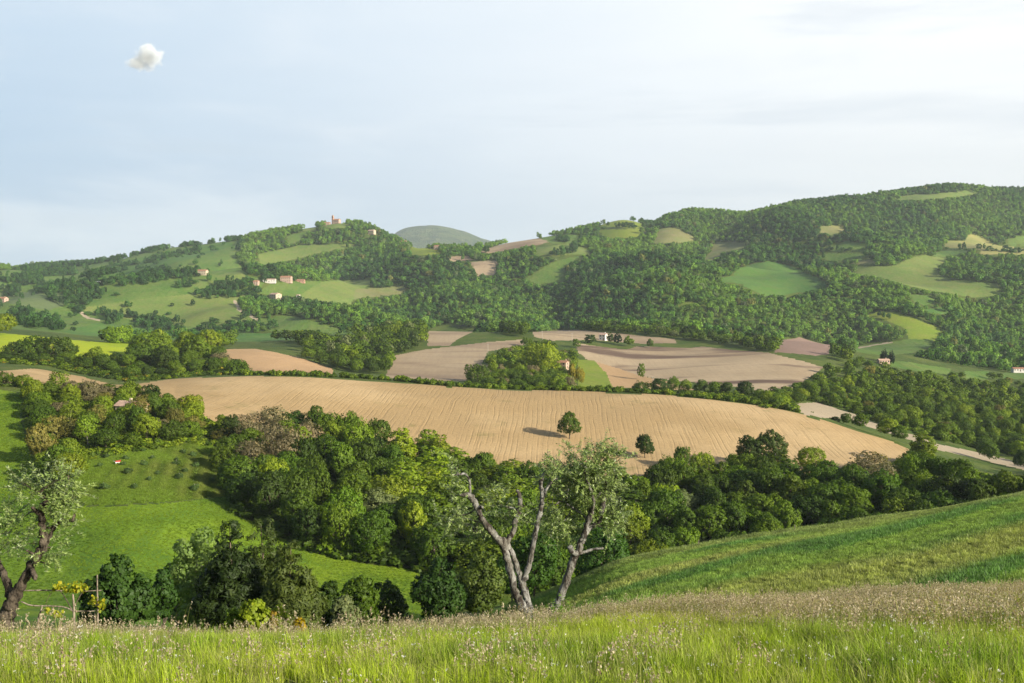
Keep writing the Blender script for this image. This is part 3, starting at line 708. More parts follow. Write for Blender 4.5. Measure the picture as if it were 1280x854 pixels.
# the wooded knoll with the tan house
zone([(596,470),(612,452),(640,432),(680,418),(722,430),(742,452),(738,470),(760,486),(700,488),(640,486),(600,482)], 556, 860, 6.4, (4, 8), (3.0, 4.6), [('broad', 6), ('airy', .8)], [('mid green', 3), ('fresh green', 3), ('deep green', 3), ('yellow-green', 1), ('brownish', .8)], 'knoll', 61)
one(596, 490, 456, 36, 600, 'broad', 'deep green', 'knoll'); one(676, 470, 430, 46, 680, 'broad', 'yellow-green', 'knoll')
for px, t in ((715, 454), (724, 459)): one(px, 0, t, 13, 640, 'broad', 'golden', 'knoll')
one(158, 0, 509, 30, 314, 'broad', 'fresh green', 'bank'); one(178, 0, 512, 22, 314, 'broad', 'mid green', 'bank')
for px, t, wd, Y, ti in [(805,478,30,560,'deep green'),(825,473,24,560,'dark green'),(802,455,9,700,'mid green'),(842,470,14,600,'mid green'),(856,474,16,590,'fresh green'),(876,474,20,580,'deep green'),(895,477,20,575,'mid green'),(908,477,18,572,'deep green'),(932,476,26,560,'dark green'),
                         (950,486,20,560,'mid green'),(962,490,24,556,'fresh green'),(985,490,26,545,'yellow-green'),(970,483,24,590,'deep green'),(985,500,30,520,'dark green'),(1013,514,10,470,'deep green'),(1043,520,14,440,'dark green'),(1058,516,16,435,'deep green'),(1075,516,22,425,'mid green'),(1110,522,28,410,'yellow-green'),(1124,532,22,405,'deep green'),
                         (738,418,16,900,'dark green'),(763,416,10,910,'dark green'),(772,416,12,910,'black-green'),(786,420,14,900,'mid green'),(812,423,10,900,'deep green')]:
    one(px, 0, t, wd, Y, 'broad', ti, 'strip')
# low hedge between the tan field and the land behind it
g5 = np.random.default_rng(77)
HEDGE = []
for px in np.arange(300, 1000, 2.2):
    yb = np.interp(px, [300,320,400,480,560,640,735,830,930,1000], [470,470,472,476,484,488,490,494,505,517])
    X, Y, Z = ground_at(px, yb - 1.0, 420, 520)
    HEDGE.append((X + g5.normal() * 1.5, Y + 2 + g5.normal() * 2.0))
# shrubby land on the right
zone([(940,505),(985,480),(1060,462),(1060,450),(1130,452),(1200,470),(1290,470),(1480,470),(1480,610),(1300,580),(1240,565),(1180,552),(1100,530),(1060,514),(1010,500),(960,512)], 440, 1010, 9.0, (4.5, 9), (3.2, 5.2), [('broad', 5), ('shrub', 1.2), ('airy', .3)],
     [('mid green', 4), ('deep green', 3), ('fresh green', 2), ('yellow-green', .5), ('olive-brown', .5)], 'scrub', 71)
zone([(1225,588),(1290,590),(1480,640),(1480,600),(1300,584),(1190,566),(1140,556),(1120,560),(1150,580)], 355, 520, 8.5, (5, 9), (3.6, 5), [('broad', 1)], [('deep green', 3), ('mid green', 3), ('dark green', 2)], 'scrub', 73)
# lower land between the fields and the hills
zone([(270,436),(290,424),(380,424),(450,418),(640,395),(860,410),(880,425),(960,432),(1060,440),(1070,455),(980,446),(960,440),(850,424),(660,408),(655,424),(600,406),(530,410),(535,434),(490,445),(482,476),(420,472),(416,460),(372,446)], 640, 1300, 9.0, (7, 12), (4, 6), [('broad', 1)],
     [('mid green', 3), ('deep green', 4), ('dark green', 2), ('grey-green', .5), ('fresh green', .8)], 'lower wood', 81)
# ---------------------------------------------------------------- hill woods
gw = np.random.default_rng(8)
nw = 420000
v_ = np.sqrt(gw.uniform(0, 1, nw)); Yh = 1000 + v_ * 2250; Xh = gw.uniform(-0.62, 0.62, nw) * (Yh + 150)
pxh, pyh = project(Xh, Yh, height(Xh, Yh))
ok = np.array([TREED[c] for c in range(len(TREED))])[cls_at(Xh, Yh)] & (pxh > -120) & (pxh < 1400)
# pasture on the left carries hedges and copses instead of a closed wood
def near_line(px, py, pts, wd):
    d = np.full(px.shape, 1e9)
    for (x0, y0), (x1, y1) in zip(pts[:-1], pts[1:]):
        t = np.clip(((px-x0)*(x1-x0) + (py-y0)*(y1-y0)) / ((x1-x0)**2 + (y1-y0)**2 + 1e-9), 0, 1)
        d = np.minimum(d, np.hypot(px-x0-t*(x1-x0), (py-y0-t*(y1-y0)) * 1.0))
    return d < wd
HL = [([(0,341),(35,338),(60,334),(90,332),(115,329),(150,323)],2.2),([(150,323),(165,317),(190,314),(210,309),(250,306),(310,299)],1.6),([(139,333),(180,329),(215,320),(245,314),(290,304)],1.0),
      ([(113,349),(135,342),(155,337)],2.0),([(124,355),(160,352),(180,348),(200,340),(224,333)],2.6),([(180,353),(227,345),(245,342)],2.5),([(222,361),(242,355)],2.5),([(135,402),(150,398),(170,400),(185,407),(220,410),(268,409)],3.6),
      ([(283,409),(320,414),(345,412)],3.5),([(0,352),(30,347),(60,343),(95,341)],2.2),([(60,372),(100,392),(135,396)],1.2),([(250,370),(285,368),(312,366)],3.5),([(0,366),(20,366)],4),([(292,424),(270,428),(240,424),(150,424)],2.2),([(300,414),(320,380),(316,366)],2.5)]
HP = [[(45,358),(125,352),(132,370),(106,388),(85,388),(80,368),(45,366)],[(250,370),(275,354),(316,350),(316,364),(285,368)],[(5,350),(50,347),(56,356),(10,359)],[(20,409),(50,393),(72,398),(77,416),(40,417)],[(296,300),(312,344),(330,350),(340,330),(330,296)],[(22,385),(46,392),(40,404),(12,402)]]
hed = np.zeros(nw, bool)
gate = vnoise(pxh / 11, pyh / 11, 77)
for j, (l, wd) in enumerate(HL): hed |= near_line(pxh, pyh, l, wd * (1.35 if j > 1 else 1)) & (gate > (0.42 if j < 3 else 0.22))
for p in HP: hed |= inside(pxh, pyh, p)
past = cls_at(Xh, Yh); pl = np.array([f[1].startswith(('wide green pasture', 'light textured', 'deep green flat', 'grey-green field on', 'green field high', 'pale field beside')) for f in FIELDS])[past]
hed &= pl
# field hedges elsewhere on the hills
for l, wd in [([(1030,313),(1058,314),(1088,316)],1.0),([(748,284),(795,285)],1.0),([(1100,396),(1120,404)],1.6),([(1180,311),(1225,313),(1280,317)],0.8),([(691,322),(697,318),(714,318),(717,312)],3.2),([(700,300),(708,301)],2.5)]: hed |= near_line(pxh, pyh, l, wd)
stray = pl & (gw.random(nw) < 0.006)
m = (ok | hed | stray)
m &= ~((np.abs(pxh - 421) < 7) & (pyh > 276) & (pyh < 283))
X_, Y_ = Xh[m], Yh[m]
kk = poisson(X_, Y_, 6.6, gw)
WX, WY = X_[kk], Y_[kk]; WZ = height(WX, WY)
# leave out what lies wholly behind a crest
rr, cc, ff, gg = locate(WX, WY)
PYG = project(GX, np.maximum(GY, 1), GZ)[1]; PYG[GY < 2] = 1e9
hor = np.minimum.accumulate(PYG, 0)
pt = project(WX, WY, WZ + 16)[1]
vis = pt < hor[np.maximum(rr - 4, 0), cc] + 2
WX, WY, WZ = WX[vis], WY[vis], WZ[vis]
HILLTREE = ok[m][kk][vis]
print('hill trees', len(WX))
TREECAP=280
# ---------------------------------------------------------------- the largest trees become things, the rest one woodland
def kfac(c): return {'broad': 10.0, 'tall': 12.0, 'shrub': 3.0, 'airy': 9.0, 'cypress': 10.0}[c['kind']]
def wfac(c): return {'broad': 4.9, 'tall': 2.7, 'shrub': 2.0, 'airy': 4.0, 'cypress': 1.05}[c['kind']]
gp = np.random.default_rng(99)
vz = []
for c in CAND:
    px, py = project(c['X'], c['Y'], c['Z'] + c['h']); r_, c_, f_, g_ = locate(np.array([c['X']]), np.array([c['Y']]))
    c['px'], c['py'] = float(px), float(py)
    c['seen'] = bool(-30 < px < 1310 and py < hor[max(int(r_[0]) - 3, 0), int(c_[0])] - 2)
    c['big'] = c['w'] * c['h'] / c['Y']**2
inview = [c for c in CAND if c['seen']]
inview.sort(key=lambda c: -c['big'] * (50 if c['note'] else 1))
TH = [c for c in inview if c['kind'] != 'shrub'][:TREECAP] + [c for c in inview if c['kind'] == 'shrub' and c['Y'] < 300]
ids = {id(c) for c in TH}; REST = [c for c in CAND if id(c) not in ids]
ORD = ['', 'first', 'second', 'third', 'fourth', 'fifth', 'sixth', 'seventh', 'eighth', 'ninth', 'tenth', 'eleventh', 'twelfth', 'thirteenth', 'fourteenth', 'fifteenth', 'sixteenth', 'seventeenth', 'eighteenth', 'nineteenth']
def ordinal(n):
    if n < 20: return ORD[n]
    t = ['', '', 'twent', 'thirt', 'fort', 'fift', 'sixt', 'sevent', 'eight', 'ninet'][n // 10]
    return t + 'ieth' if n % 10 == 0 else t + 'y-' + ORD[n % 10]
SHAPE = {'broad': 'broad', 'tall': 'tall slim', 'airy': 'thin-leaved', 'shrub': 'low', 'cypress': 'slim'}
WHERE = {'wood': ['in the valley wood\'s back row', 'in the valley wood\'s middle rows', 'in the valley wood\'s front row'],
         'wood foot': ['between valley wood and crop field'], 'bank': ['on the bank around the little house'],
         'belt': ['in the belt behind the tan field\'s left end'], 'knoll': ['on the knoll with the tan house'], 'strip': ['in the strip behind the tan field'],
         'scrub': ['on the scrubby slope by the track'], 'lower wood': ['in the lower wood'], 'field tree': ['']}
GROUP = {'wood': 'trees of the valley wood', 'wood foot': 'shrubs at the foot of the valley wood', 'bank': 'trees on the overgrown bank', 'belt': 'trees in the belt behind the tan field',
         'knoll': 'trees on the knoll', 'strip': 'trees in the hedge strip', 'scrub': 'trees on the scrubby slope', 'lower wood': 'trees of the lower wood', 'field tree': 'lone trees at the tan field'}
wd_ = [c for c in TH if c['region'] == 'wood']
for c in TH:
    wl = WHERE[c['region']]
    if len(wl) == 3:
        up = np.interp(c['px'], [300, 450, 600, 800, 1000, 1140, 1280], [335, 335, 332, 330, 331, 335, 345])
        lo_ = np.interp(c['px'], [300, 450, 600, 800, 1000, 1280], [230, 206, 212, 215, 220, 225]); q = (c['Y'] - lo_) / (up - lo_)
        c['row'] = 0 if q > 0.66 else 1 if q > 0.33 else 2
    else: c['row'] = 0
rows = {}
for c in TH: rows.setdefault((c['region'], c['row'], c['tint'], c['kind']), []).append(c)
NAMES = {'broad': 'broadleaf_tree', 'tall': 'poplar_tree', 'airy': 'sparse_tree', 'shrub': 'shrub', 'cypress': 'cypress_tree'}
proto = {}
for key, cs in rows.items():
    cs.sort(key=lambda c: c['px'])
    for k, c in enumerate(cs):
        noun = {'shrub': 'shrub', 'cypress': 'cypress'}.get(c['kind'], 'tree')
        lab = c['note'] or '%s %s %s %s' % (c['tint'], SHAPE[c['kind']], noun, WHERE[c['region']][c['row']].replace(', under', ' under'))
        if not c['note'] and len(cs) > 1: lab = lab + ', ' + ordinal(k + 1) + ' from left'
        c['label'] = lab
for c in TH:
    f = FORMS[c['kind']]; cm, tm = f[gp.integers(len(f))]
    sx = c['w'] / wfac(c); sz = c['h'] / kfac(c)
    t = empty(NAMES[c['kind']], (c['X'], c['Y'], c['Z'] - 0.05), gp.uniform(0, 6.28)); t.scale = (sx * gp.uniform(.93, 1.07), sx * gp.uniform(.93, 1.07), sz)
    tag(t, c['label'], 'shrub' if c['kind'] == 'shrub' else 'tree', GROUP[c['region']])
    o = link('crown', cm, t); b = np.array(TINT[c['tint']]) * gp.uniform(0.82, 1.2) * gp.uniform(0.93, 1.07, 3); o.color = (*b, 1)
    link('stem' if c['kind'] == 'shrub' else 'trunk', tm, t)
# the woodland
gx = np.random.default_rng(12)
n1 = len(WX)
big = vnoise(WX / 160, WY / 160, 5); fine = gx.random(n1)
pal = np.array([(0.026,0.070,0.015), (0.043,0.108,0.019), (0.072,0.155,0.023), (0.115,0.205,0.026), (0.105,0.150,0.060), (0.135,0.150,0.038)])
pal0 = np.array([TINT['dark green'], TINT['deep green'], TINT['mid green'], TINT['fresh green'], TINT['grey-green'], TINT['olive-brown']])
q = np.clip((big * 1.5 + fine * 0.75 - 0.42) * 2.9 + 0.35, 0, 3.49); qi = np.round(q).astype(int)
qi = np.where(gx.random(n1) < 0.035, 4, qi); qi = np.where(gx.random(n1) < 0.012, 5, qi)
col1 = pal[qi] * gx.uniform(0.68, 1.4, (n1, 1))
qi = np.where(HILLTREE, qi, gx.integers(0, 2, n1)); col1 = pal[qi] * 1.15 * gx.uniform(0.68, 1.4, (n1, 1))
big2 = vnoise(WX / 45, WY / 45, 15); h1 = (4.5 + 9.5 * gx.random(n1)**1.5 + 3.5 * big2) * np.where(HILLTREE, 1, 0.95); w1 = (2.8 + 4.8 * gx.random(n1)**1.6 + 1.2 * big2) * np.where(HILLTREE, 1, 0.85)
keep = clear_of(WX, WY, WZ, h1, w1) | ~HILLTREE
WX, WY, WZ, h1, w1, col1, HILLTREE = WX[keep], WY[keep], WZ[keep], h1[keep], w1[keep], col1[keep], HILLTREE[keep]; n1 = len(WX); print('hill trees kept', n1)
kd = LOWIDX['broad']
idx1 = np.array(kd)[gx.integers(len(kd), size=n1)]
P1 = np.stack([WX, WY, WZ - 0.6], 1); S1 = np.stack([w1 / 4.9, w1 / 4.9, h1 / 10.0], 1)
P2, S2, I2, C2 = [], [], [], []
for c in REST:
    if not (-140 < c['px'] < 1420): continue
    if c['Y'] > 1000 and False: continue
    P2.append((c['X'], c['Y'], c['Z'] - 0.3)); S2.append((c['w'] / wfac(c),) * 2 + (c['h'] / kfac(c),))
    kd = (HIIDX if c['Y'] < 700 else LOWIDX)[c['kind']]; I2.append(kd[gx.integers(len(kd))]); C2.append(np.array(TINT[c['tint']]) * gx.uniform(0.85, 1.2))
P = np.concatenate([P1, P2]); S = np.concatenate([S1, S2]); I = np.concatenate([idx1, I2]); C = np.concatenate([col1, C2])
print('things', len(TH), 'rest', len(P2), 'total', len(P))
scatter('woodland', P, gx.uniform(0, 6.28, len(P)), S, I, C, TREES_FAR, 'dense green woodland and hedgerows covering the hills and hollows')
# hedge behind the tan field: one continuous clipped-looking strip of low bushes
HEDGE = np.array(HEDGE); hz = height(HEDGE[:, 0], HEDGE[:, 1]); nh = len(HEDGE)
hs = gx.uniform(0.5, 1.05, nh); kd = np.array(LOWIDX['shrub'])
hc = pal0[gx.choice([1, 2, 2, 3], nh)] * gx.uniform(.8, 1.2, (nh, 1))
hc[gx.random(nh) < 0.02] = TINT['golden']
scatter('hedge', np.c_[HEDGE, hz - 0.2], gx.uniform(0, 6.28, nh), np.stack([hs, hs, hs * gx.uniform(.6, 1.0, nh)], 1), kd[gx.integers(len(kd), size=nh)], hc, TREES_FAR, 'long low hedge along the upper edge of the tan field')
# undergrowth: brambles on the bank, scrub under the right slope
U = []
def under(poly, y0, y1, sp, smin, smax, tints, seed):
    g = np.random.default_rng(seed); p = np.array(poly, float); xs = [(p[:, 0].min()-640)/F*y for y in (y0, y1)] + [(p[:, 0].max()-640)/F*y for y in (y0, y1)]
    n = int((max(xs)-min(xs))*(y1-y0)/sp**2*1.6); X, Y = g.uniform(min(xs), max(xs), n), g.uniform(y0, y1, n); Z = height(X, Y); px, py = project(X, Y, Z)
    m = inside(px, py, poly)
    keepc = CLEAR[:]; CLEAR[:] = TRACK; m &= clear_of(X, Y, Z, np.full(n, 2.5), np.full(n, 2.0), 1.0); CLEAR[:] = keepc
    for x, y, z in zip(X[m], Y[m], Z[m]): U.append((x, y, z, g.uniform(smin, smax), tints[g.integers(len(tints))]))
under([(30,494),(60,486),(110,488),(180,503),(250,520),(292,545),(292,562),(262,557),(190,562),(98,580),(86,622),(62,614),(46,585),(36,540)], 225, 352, 2.6, 0.35, 0.75, ['mid green', 'fresh green', 'deep green', 'yellow-green', 'fresh green'], 3)
under([(940,505),(985,484),(1060,470),(1150,470),(1300,500),(1480,560),(1480,640),(1300,580),(1240,565),(1180,552),(1100,530),(1060,514),(1010,500),(960,512)], 430, 800, 4.5, 0.4, 0.95, ['mid green', 'deep green', 'fresh green', 'mid green'], 4)
under([(0,454),(60,458),(110,470),(165,478),(250,470),(310,468),(300,452),(200,450),(0,446)], 450, 600, 4.2, 0.4, 0.9, ['mid green', 'deep green', 'fresh green', 'dark green', 'mid green', 'deep green', 'fresh green', 'dark green', 'mid green', 'deep green', 'dark green', 'golden'], 6)
under([(600,486),(760,490),(850,492),(960,506),(1000,512),(980,490),(900,484),(760,480),(640,478)], 470, 600, 4.5, 0.35, 0.8, ['mid green', 'deep green', 'fresh green', 'yellow-green'], 7)
under(W1, 196, 335, 3.3, 0.6, 1.35, ['dark green', 'deep green', 'deep green', 'mid green'], 9)
U_ = U; nu = len(U_)
us = np.array([u[3] for u in U_]); kd = np.array(LOWIDX['shrub'])
scatter('undergrowth', np.array([u[:3] for u in U_]) - [0, 0, .25], gx.uniform(0, 6.28, nu), np.stack([us * 1.25, us * 1.25, us * .8], 1), kd[gx.integers(len(kd), size=nu)],
        np.array([TINT[u[4]] for u in U_]) * gx.uniform(.8, 1.2, (nu, 1)), TREES_FAR, 'tangled brambles and low scrub on banks and field edges')
# ---------------------------------------------------------------- near trees
bark_mat('bark_olive', (0.33,0.325,0.295), (0.16,0.148,0.12), (0.04,0.03,0.024), 4.0, 0.12)
bark_mat('bark_olive_dark', (0.135,0.11,0.08), (0.08,0.064,0.046), (0.025,0.02,0.015), 4.0, 0.10)
bark_mat('wood_post', (0.34,0.29,0.22), (0.26,0.21,0.16), (0.10,0.08,0.06), 7.0, 0.01)
def solid(name, c, rough=0.8, var=0.2, scale=3.0, spec=0.2):
    m, n = mat(name); g = n.new('ShaderNodeTexCoord'); f = n.noise(g.outputs['Object'], scale, 4, 0.6)
    a = tuple(x * (1 - var) for x in c); b = tuple(x * (1 + var) for x in c)
    n.bsdf(n.mix(n.ramp(f, 0.3, 0.7), a, b), rough, n.bump(f, 0.3, 0.02), spec); return m
def near_tree(name, label, px, Y, pyt, wpx, tint, n, size, seed, lobes=None, base=0.12, nl=9, cat='tree', group=None, barkm='bark', tr=None, **kw):
    X, Y, Z = on_ground(px, Y); H = float(at(px, pyt, Y)[2]) - Z; Rr = wpx / F * Y * 0.5
    g = np.random.default_rng(seed)
    lb = lobes(H, Rr, g) if lobes else broad_lobes(g, H, Rr, base * H, nl)
    V, Q, nn, var = crown(seed, lb, n, size, **kw)
    t = empty(name, (X, Y, Z - 0.05)); tag(t, label, cat, group)
    o = link('crown', mesh_np('crown', V, Q, [MATS['leaf']], True, nn, {'leafvar': var}), t); o.color = (*TINT[tint], 1) if isinstance(tint, str) else (*tint, 1)
    tv, tf = tubes(limb_paths(g, lb, H, tr or 0.016 * H, base * H, 8), 8, 0.08, seed)
    link('trunk' if cat == 'tree' else 'stem', mesh_np('trunk', tv, tf, [MATS[barkm]]), t)
    return t
near_tree('broadleaf_tree', 'dark spreading tree beyond the vine trellis at the meadow edge', 147, 62, 698, 88, (0.040,0.085,0.013), 9000, 0.19, 1, base=0.05, puff=0.30)
near_tree('broadleaf_tree', 'small dark tree with thin trunk between the spreading tree and the poplar', 206, 70, 712, 36, (0.036,0.082,0.013), 4200, 0.19, 2, base=0.25, puff=0.36)
def poplar_l(H, Rr, g): return [(math.cos(a) * Rr * .45, math.sin(a) * Rr * .45, H * t, Rr * (0.62 - 0.25 * abs(t - .55)), Rr * 0.6) for t, a in zip(np.linspace(0.22, 0.94, 12), np.arange(12) * 2.3)]
near_tree('poplar_tree', 'light green poplar with pale trunk left of the dark pines', 246, 84, 668, 52, (0.165,0.245,0.060), 6500, 0.21, 3, lobes=poplar_l, barkm='bark_pale', puff=0.42)
near_tree('broadleaf_tree', 'slight light green tree left of the poplar', 222, 88, 696, 26, (0.15,0.23,0.055), 2600, 0.2, 4, lobes=poplar_l, barkm='bark_pale', puff=0.42)
def pine_l(H, Rr, g):
    L_ = []
    for t in np.linspace(0.24, 0.97, 9):
        r = Rr * (1.0 - 0.82 * max(0, (t - 0.35) / 0.65)**1.5) * (0.8 if t < .3 else 1); k = max(3, int(7 * r / Rr)); a0 = g.uniform(0, 6.3)
        for j in range(k):
            a = a0 + j * 6.283 / k + g.uniform(-.3, .3); q = g.uniform(.45, .8) * r
            L_.append((math.cos(a) * q, math.sin(a) * q, H * t + g.uniform(-.25, .25), max(r * .40, .45), max(r * 0.24, .34)))
    return L_
for px, Y, t, wd, sd, lab in ((291, 74, 652, 78, 5, 'left and darkest of the three black-green pines beyond the meadow crest'), (331, 79, 652, 74, 6, 'middle one of the three dark pines, tallest top'), (364, 72, 684, 74, 7, 'right-hand lower pine with sunlit rounded side and bare trunk')):
    near_tree('pine_tree', lab, px, Y, t, wd, [(0.030,0.052,0.011), (0.056,0.082,0.017), (0.082,0.112,0.022)][sd - 5], 26000, 0.115, sd, lobes=pine_l, group='pines beyond the meadow crest', elong=2.6, puff=0.55, ppl=20, lo=-0.35, lit=0.8, tr=0.15)
for k, (px, Y, t, wd, ti) in enumerate([(412, 96, 728, 44, 'dark green'), (452, 104, 722, 48, 'deep green'), (486, 110, 730, 56, 'dark green'), (430, 92, 745, 40, 'grey-green')]):
    near_tree('broadleaf_tree', ['dark small tree right of the pines', 'bushy green tree between pines and dark round tree', 'wide dark low tree left of the dark round tree', 'greyish low tree just right of the pines at the crest'][k], px, Y, t, wd, ti, 4600, 0.24, 20 + k, base=0.02, group='trees in the dip behind the meadow')
near_tree('broadleaf_tree', 'dark dense round tree in the dip left of the olive trees', 547, 106, 702, 68, (0.036,0.078,0.012), 8500, 0.24, 31, base=0.02)
near_tree('broadleaf_tree', 'olive-brown lit tree behind the left olive limb', 603, 112, 690, 62, (0.085,0.125,0.02), 6500, 0.25, 32, base=0.05)
near_tree('broadleaf_tree', 'dark green tree seen between the two olive trees', 668, 128, 668, 66, (0.050,0.11,0.013), 6500, 0.27, 33, base=0.02)
near_tree('broadleaf_tree', 'dark tree right behind the leaning olive trunk', 752, 150, 664, 84, (0.045,0.105,0.013), 7000, 0.29, 34, base=0.02)
near_tree('broadleaf_tree', 'fresh green tree low behind the olive fork', 640, 140, 690, 50, (0.075,0.15,0.015), 4500, 0.28, 35, base=0.02)
for k, (px, Y, t, wd, ti) in enumerate([(320, 27, 748, 62, (0.20,0.26,0.015)), (350, 27.5, 757, 36, (0.17,0.235,0.015)), (294, 27, 760, 32, (0.14,0.21,0.02)), (375, 26.5, 770, 24, (0.30,0.22,0.010)), (341, 26.6, 763, 14, (0.20,0.15,0.02))]):
    near_tree('shrub', ['bright yellow-green shrub on the meadow crest before the pines', 'small yellow-green shrub right of the brightest one on the crest', 'low green shrub on the crest under the left pine', 'low orange-yellow flowering shrub on the meadow crest', 'little orange-tipped shrub between the yellow-green shrubs'][k],
              px, Y, t, wd, ti, [2600, 1500, 1300, 900, 400][k], 0.085, 40 + k, base=-0.1, nl=7, cat='shrub', group='shrubs on the meadow crest', tr=0.02)

# ---------------------------------------------------------------- olives (limbs as photo x, photo y, half width in photo px, depth offset)
def leaf_olive():
    m, n = mat('olive_leaf')
    g = n.new('ShaderNodeNewGeometry'); lv = n.new('ShaderNodeAttribute', attribute_name='leafvar')
    up = n.mix(lv.outputs['Fac'], (0.12,0.19,0.038), (0.33,0.41,0.13)); dn = n.mix(lv.outputs['Fac'], (0.24,0.30,0.14), (0.42,0.48,0.29))
    c = n.mix(g.outputs['Backfacing'], up, dn)
    n.bsdf(c, 0.42, None, 0.4, n.mix(1.0, c, (1.1, 1.2, 0.5), 'MULTIPLY'), 0.22)
leaf_olive()
def olive(label, Y, foot, limbs, blobs, seed, barkm):
    g = np.random.default_rng(seed); s = Y / F
    fx, fy, fz = [float(v) for v in at(foot[0], foot[1], Y)]; gz = float(height(np.array([fx]), np.array([fy]))[0])
    t = empty('olive_tree', (fx, fy, gz)); tag(t, label, 'tree', None)
    paths = []
    for lm in limbs:
        pts = []
        for i, p in enumerate(lm):
            x, y, r = p[:3]; dy = p[3] if len(p) > 3 else 0.0
            X, Yw, Z = [float(v) for v in at(x, y, Y + dy)]
            pts.append((X - fx, Yw - fy, Z - gz, r * s))
        paths.append(smooth_path(pts, 5))
    for p in paths:                                      # knotty old wood
        k = len(p); p[:, 3] *= (0.70 if barkm == 'bark_olive' else 0.62) + 0.10 * np.sin(np.arange(k) * 1.7 + g.uniform(0, 6)) * g.uniform(0.3, 1, k)
        p[:, :3] += g.normal(size=(k, 3)) * p[:, 3:4] * 0.13
    tw, LP, LN, LT, LS, LV = [], [], [], [], [], []
    wood = np.concatenate([p[len(p)//3:, :3] for p in paths])
    for bx, by, rx, ry, n, dy in blobs:
        c = np.array([float(v) for v in at(bx, by, Y + dy)]) - np.array([fx, fy, gz]); rr = np.array([rx * s, max(rx, ry) * s * 0.9, ry * s])
        subs = [(lambda d: (d, c + d * rr * g.uniform(0.2, 1.0)**0.6))(rdir(g, 1)[0]) for _ in range(max(4, n // 3))]
        for _ in range(int(n * (2.1 if barkm == 'bark_olive' else 1.15))):
            d, q = subs[g.integers(len(subs))]; q = q + g.normal(size=3) * 0.10
            di = unit(d * 0.8 + np.array([0, 0, 0.35]) + g.normal(size=3) * 0.5); ln = g.uniform(0.16, 0.42)
            k = int(ln / 0.017); tt = np.linspace(0, 1, k)[:, None]
            bend = unit(g.normal(size=3)) * 0.12 - np.array([0, 0, 0.10])
            pts = q + di * ln * tt + bend * ln * tt**2 * 1.6
            tw.append(np.c_[pts[[0, k // 2, k - 1]], [0.003, 0.0022, 0.0012]])
            side = unit(np.cross(di, g.normal(size=3))); sg = np.where(np.arange(k) % 2, 1, -1)[:, None]
            ax = unit(di * 0.75 + side * sg * 0.8 + g.normal(size=(k, 3)) * 0.25)
            LP.append(pts + ax * 0.035); LT.append(ax); LN.append(unit(np.array([0, 0, .9]) + d * 0.35 + g.normal(size=(k, 3)) * 0.55))
            LS.append(g.uniform(0.75, 1.25, k)); LV.append(np.clip(g.uniform(0.1, 0.7) + g.normal(size=k) * 0.2, 0, 1))
        # a bough from the nearest wood into this mass of twigs
        i = ((wood - c)**2).sum(1).argmin(); a = wood[i]; mid = (a + c) / 2 + g.normal(size=3) * 0.06
        tw.append(smooth_path([(*a, 0.028), (*mid, 0.018), (*c, 0.007)], 3))
        for _ in range(max(2, n // 14)):
            e = c + rdir(g, 1)[0] * rr * 0.85; mid = (c + e) / 2 + g.normal(size=3) * 0.05; tw.append(np.array([(*c, 0.007), (*mid, 0.005), (*e, 0.002)]))
    LP, LN, LT, LS, LV = map(np.concatenate, (LP, LN, LT, LS, LV))
    V, Q = cards(LP, LN, LT, 0.0145 * LS, 0.044 * LS)
    link('foliage', mesh_np('foliage', V, Q, [MATS['olive_leaf']], False, None, {'leafvar': np.repeat(LV, 4)}), t)
    tv, tf = tubes(paths, 12, 0.07, seed); wv, wf = tubes(tw, 5, 0, seed)
    link('trunk', mesh_np('trunk', np.concatenate([tv, wv]), [tf[0], tf[1], wf[0] + len(tv), wf[1] + len(tv)], [MATS[barkm]]), t)
    return t
olive('pollarded olive with twin forked trunks and sawn-off pale limbs, left of the leafy one', 23.0, (664, 775),
  [[(667,786,10),(660,768,9),(650,752,7.6),(644,742,7),(640,722,6.6),(634,700,6.6),(630,684,7.2),(627,674,7)],
   [(630,686,6,0),(621,672,6,-.1),(612,662,6,-.2),(602,647,5,-.25),(597,636,5.2,-.3),(592,627,5.6,-.3),(587,621,4.8,-.3)],
   [(592,627,4,-.3),(587,619,5,-.3),(580,619,4.2,-.35),(577,619.5,3.4,-.35)],
   [(587,618,2.8,-.3),(587.5,606,2.2,-.3),(585,597,1.9,-.3),(581,592.5,1.9,-.3),(574,593,1.7,-.35),(567,594,1.2,-.35)],
   [(596,634,3.6,-.3),(600,634.5,3,-.35),(603,634,2.6,-.4)],
   [(630,684,5.5,0),(634,676,5.2,.1),(640,667,5,.15),(644,654,4.6,.2),(648,640,4.3,.2),(650,629,4.2,.25),(649,619,3.8,.25),(646,613,2.4,.25)],
   [(671,786,8,.2),(662,760,7,.2),(656,742,7,.25),(652.5,728,7,.3)],
   [(652.5,730,5,.3),(648,714,5,.3),(641,694,4.8,.2),(634,680,4.8,.1)],
   [(652.5,730,5.6,.3),(657,720,5.2,.3),(662,703,4.9,.35),(665.5,686,4.7,.35),(669,667,4.6,.35),(673,648,4.6,.35),(676.5,632,4.5,.35),(677.5,617,4.2,.3),(676,605,3.8,.3),(677.5,597,3.4,.3),(681,591,2.6,.3)],
   [(677.5,622,3.4,.3),(681,615,3,.35),(685,608,2.4,.4),(691,600,2,.4),(697,598,1.4,.4)],
   [(624,676,2.6,.1),(614,664,2,.4),(604,655,1.8,.5),(596,652,1.4,.6),(580,648,1,.7),(566,655,.7,.7)]],
  [(571,585,5,9,9,-.35),(570,620,4,24,16,-.3),(571,645,8,10,8,-.2),(560,652,17,9,13,.5),(590,662,13,14,14,.4),(630,633,16,18,24,.3),(640,650,12,14,14,.3),(690,592,16,11,22,.3),(600,650,9,8,6,.5)], 3, 'bark_olive')
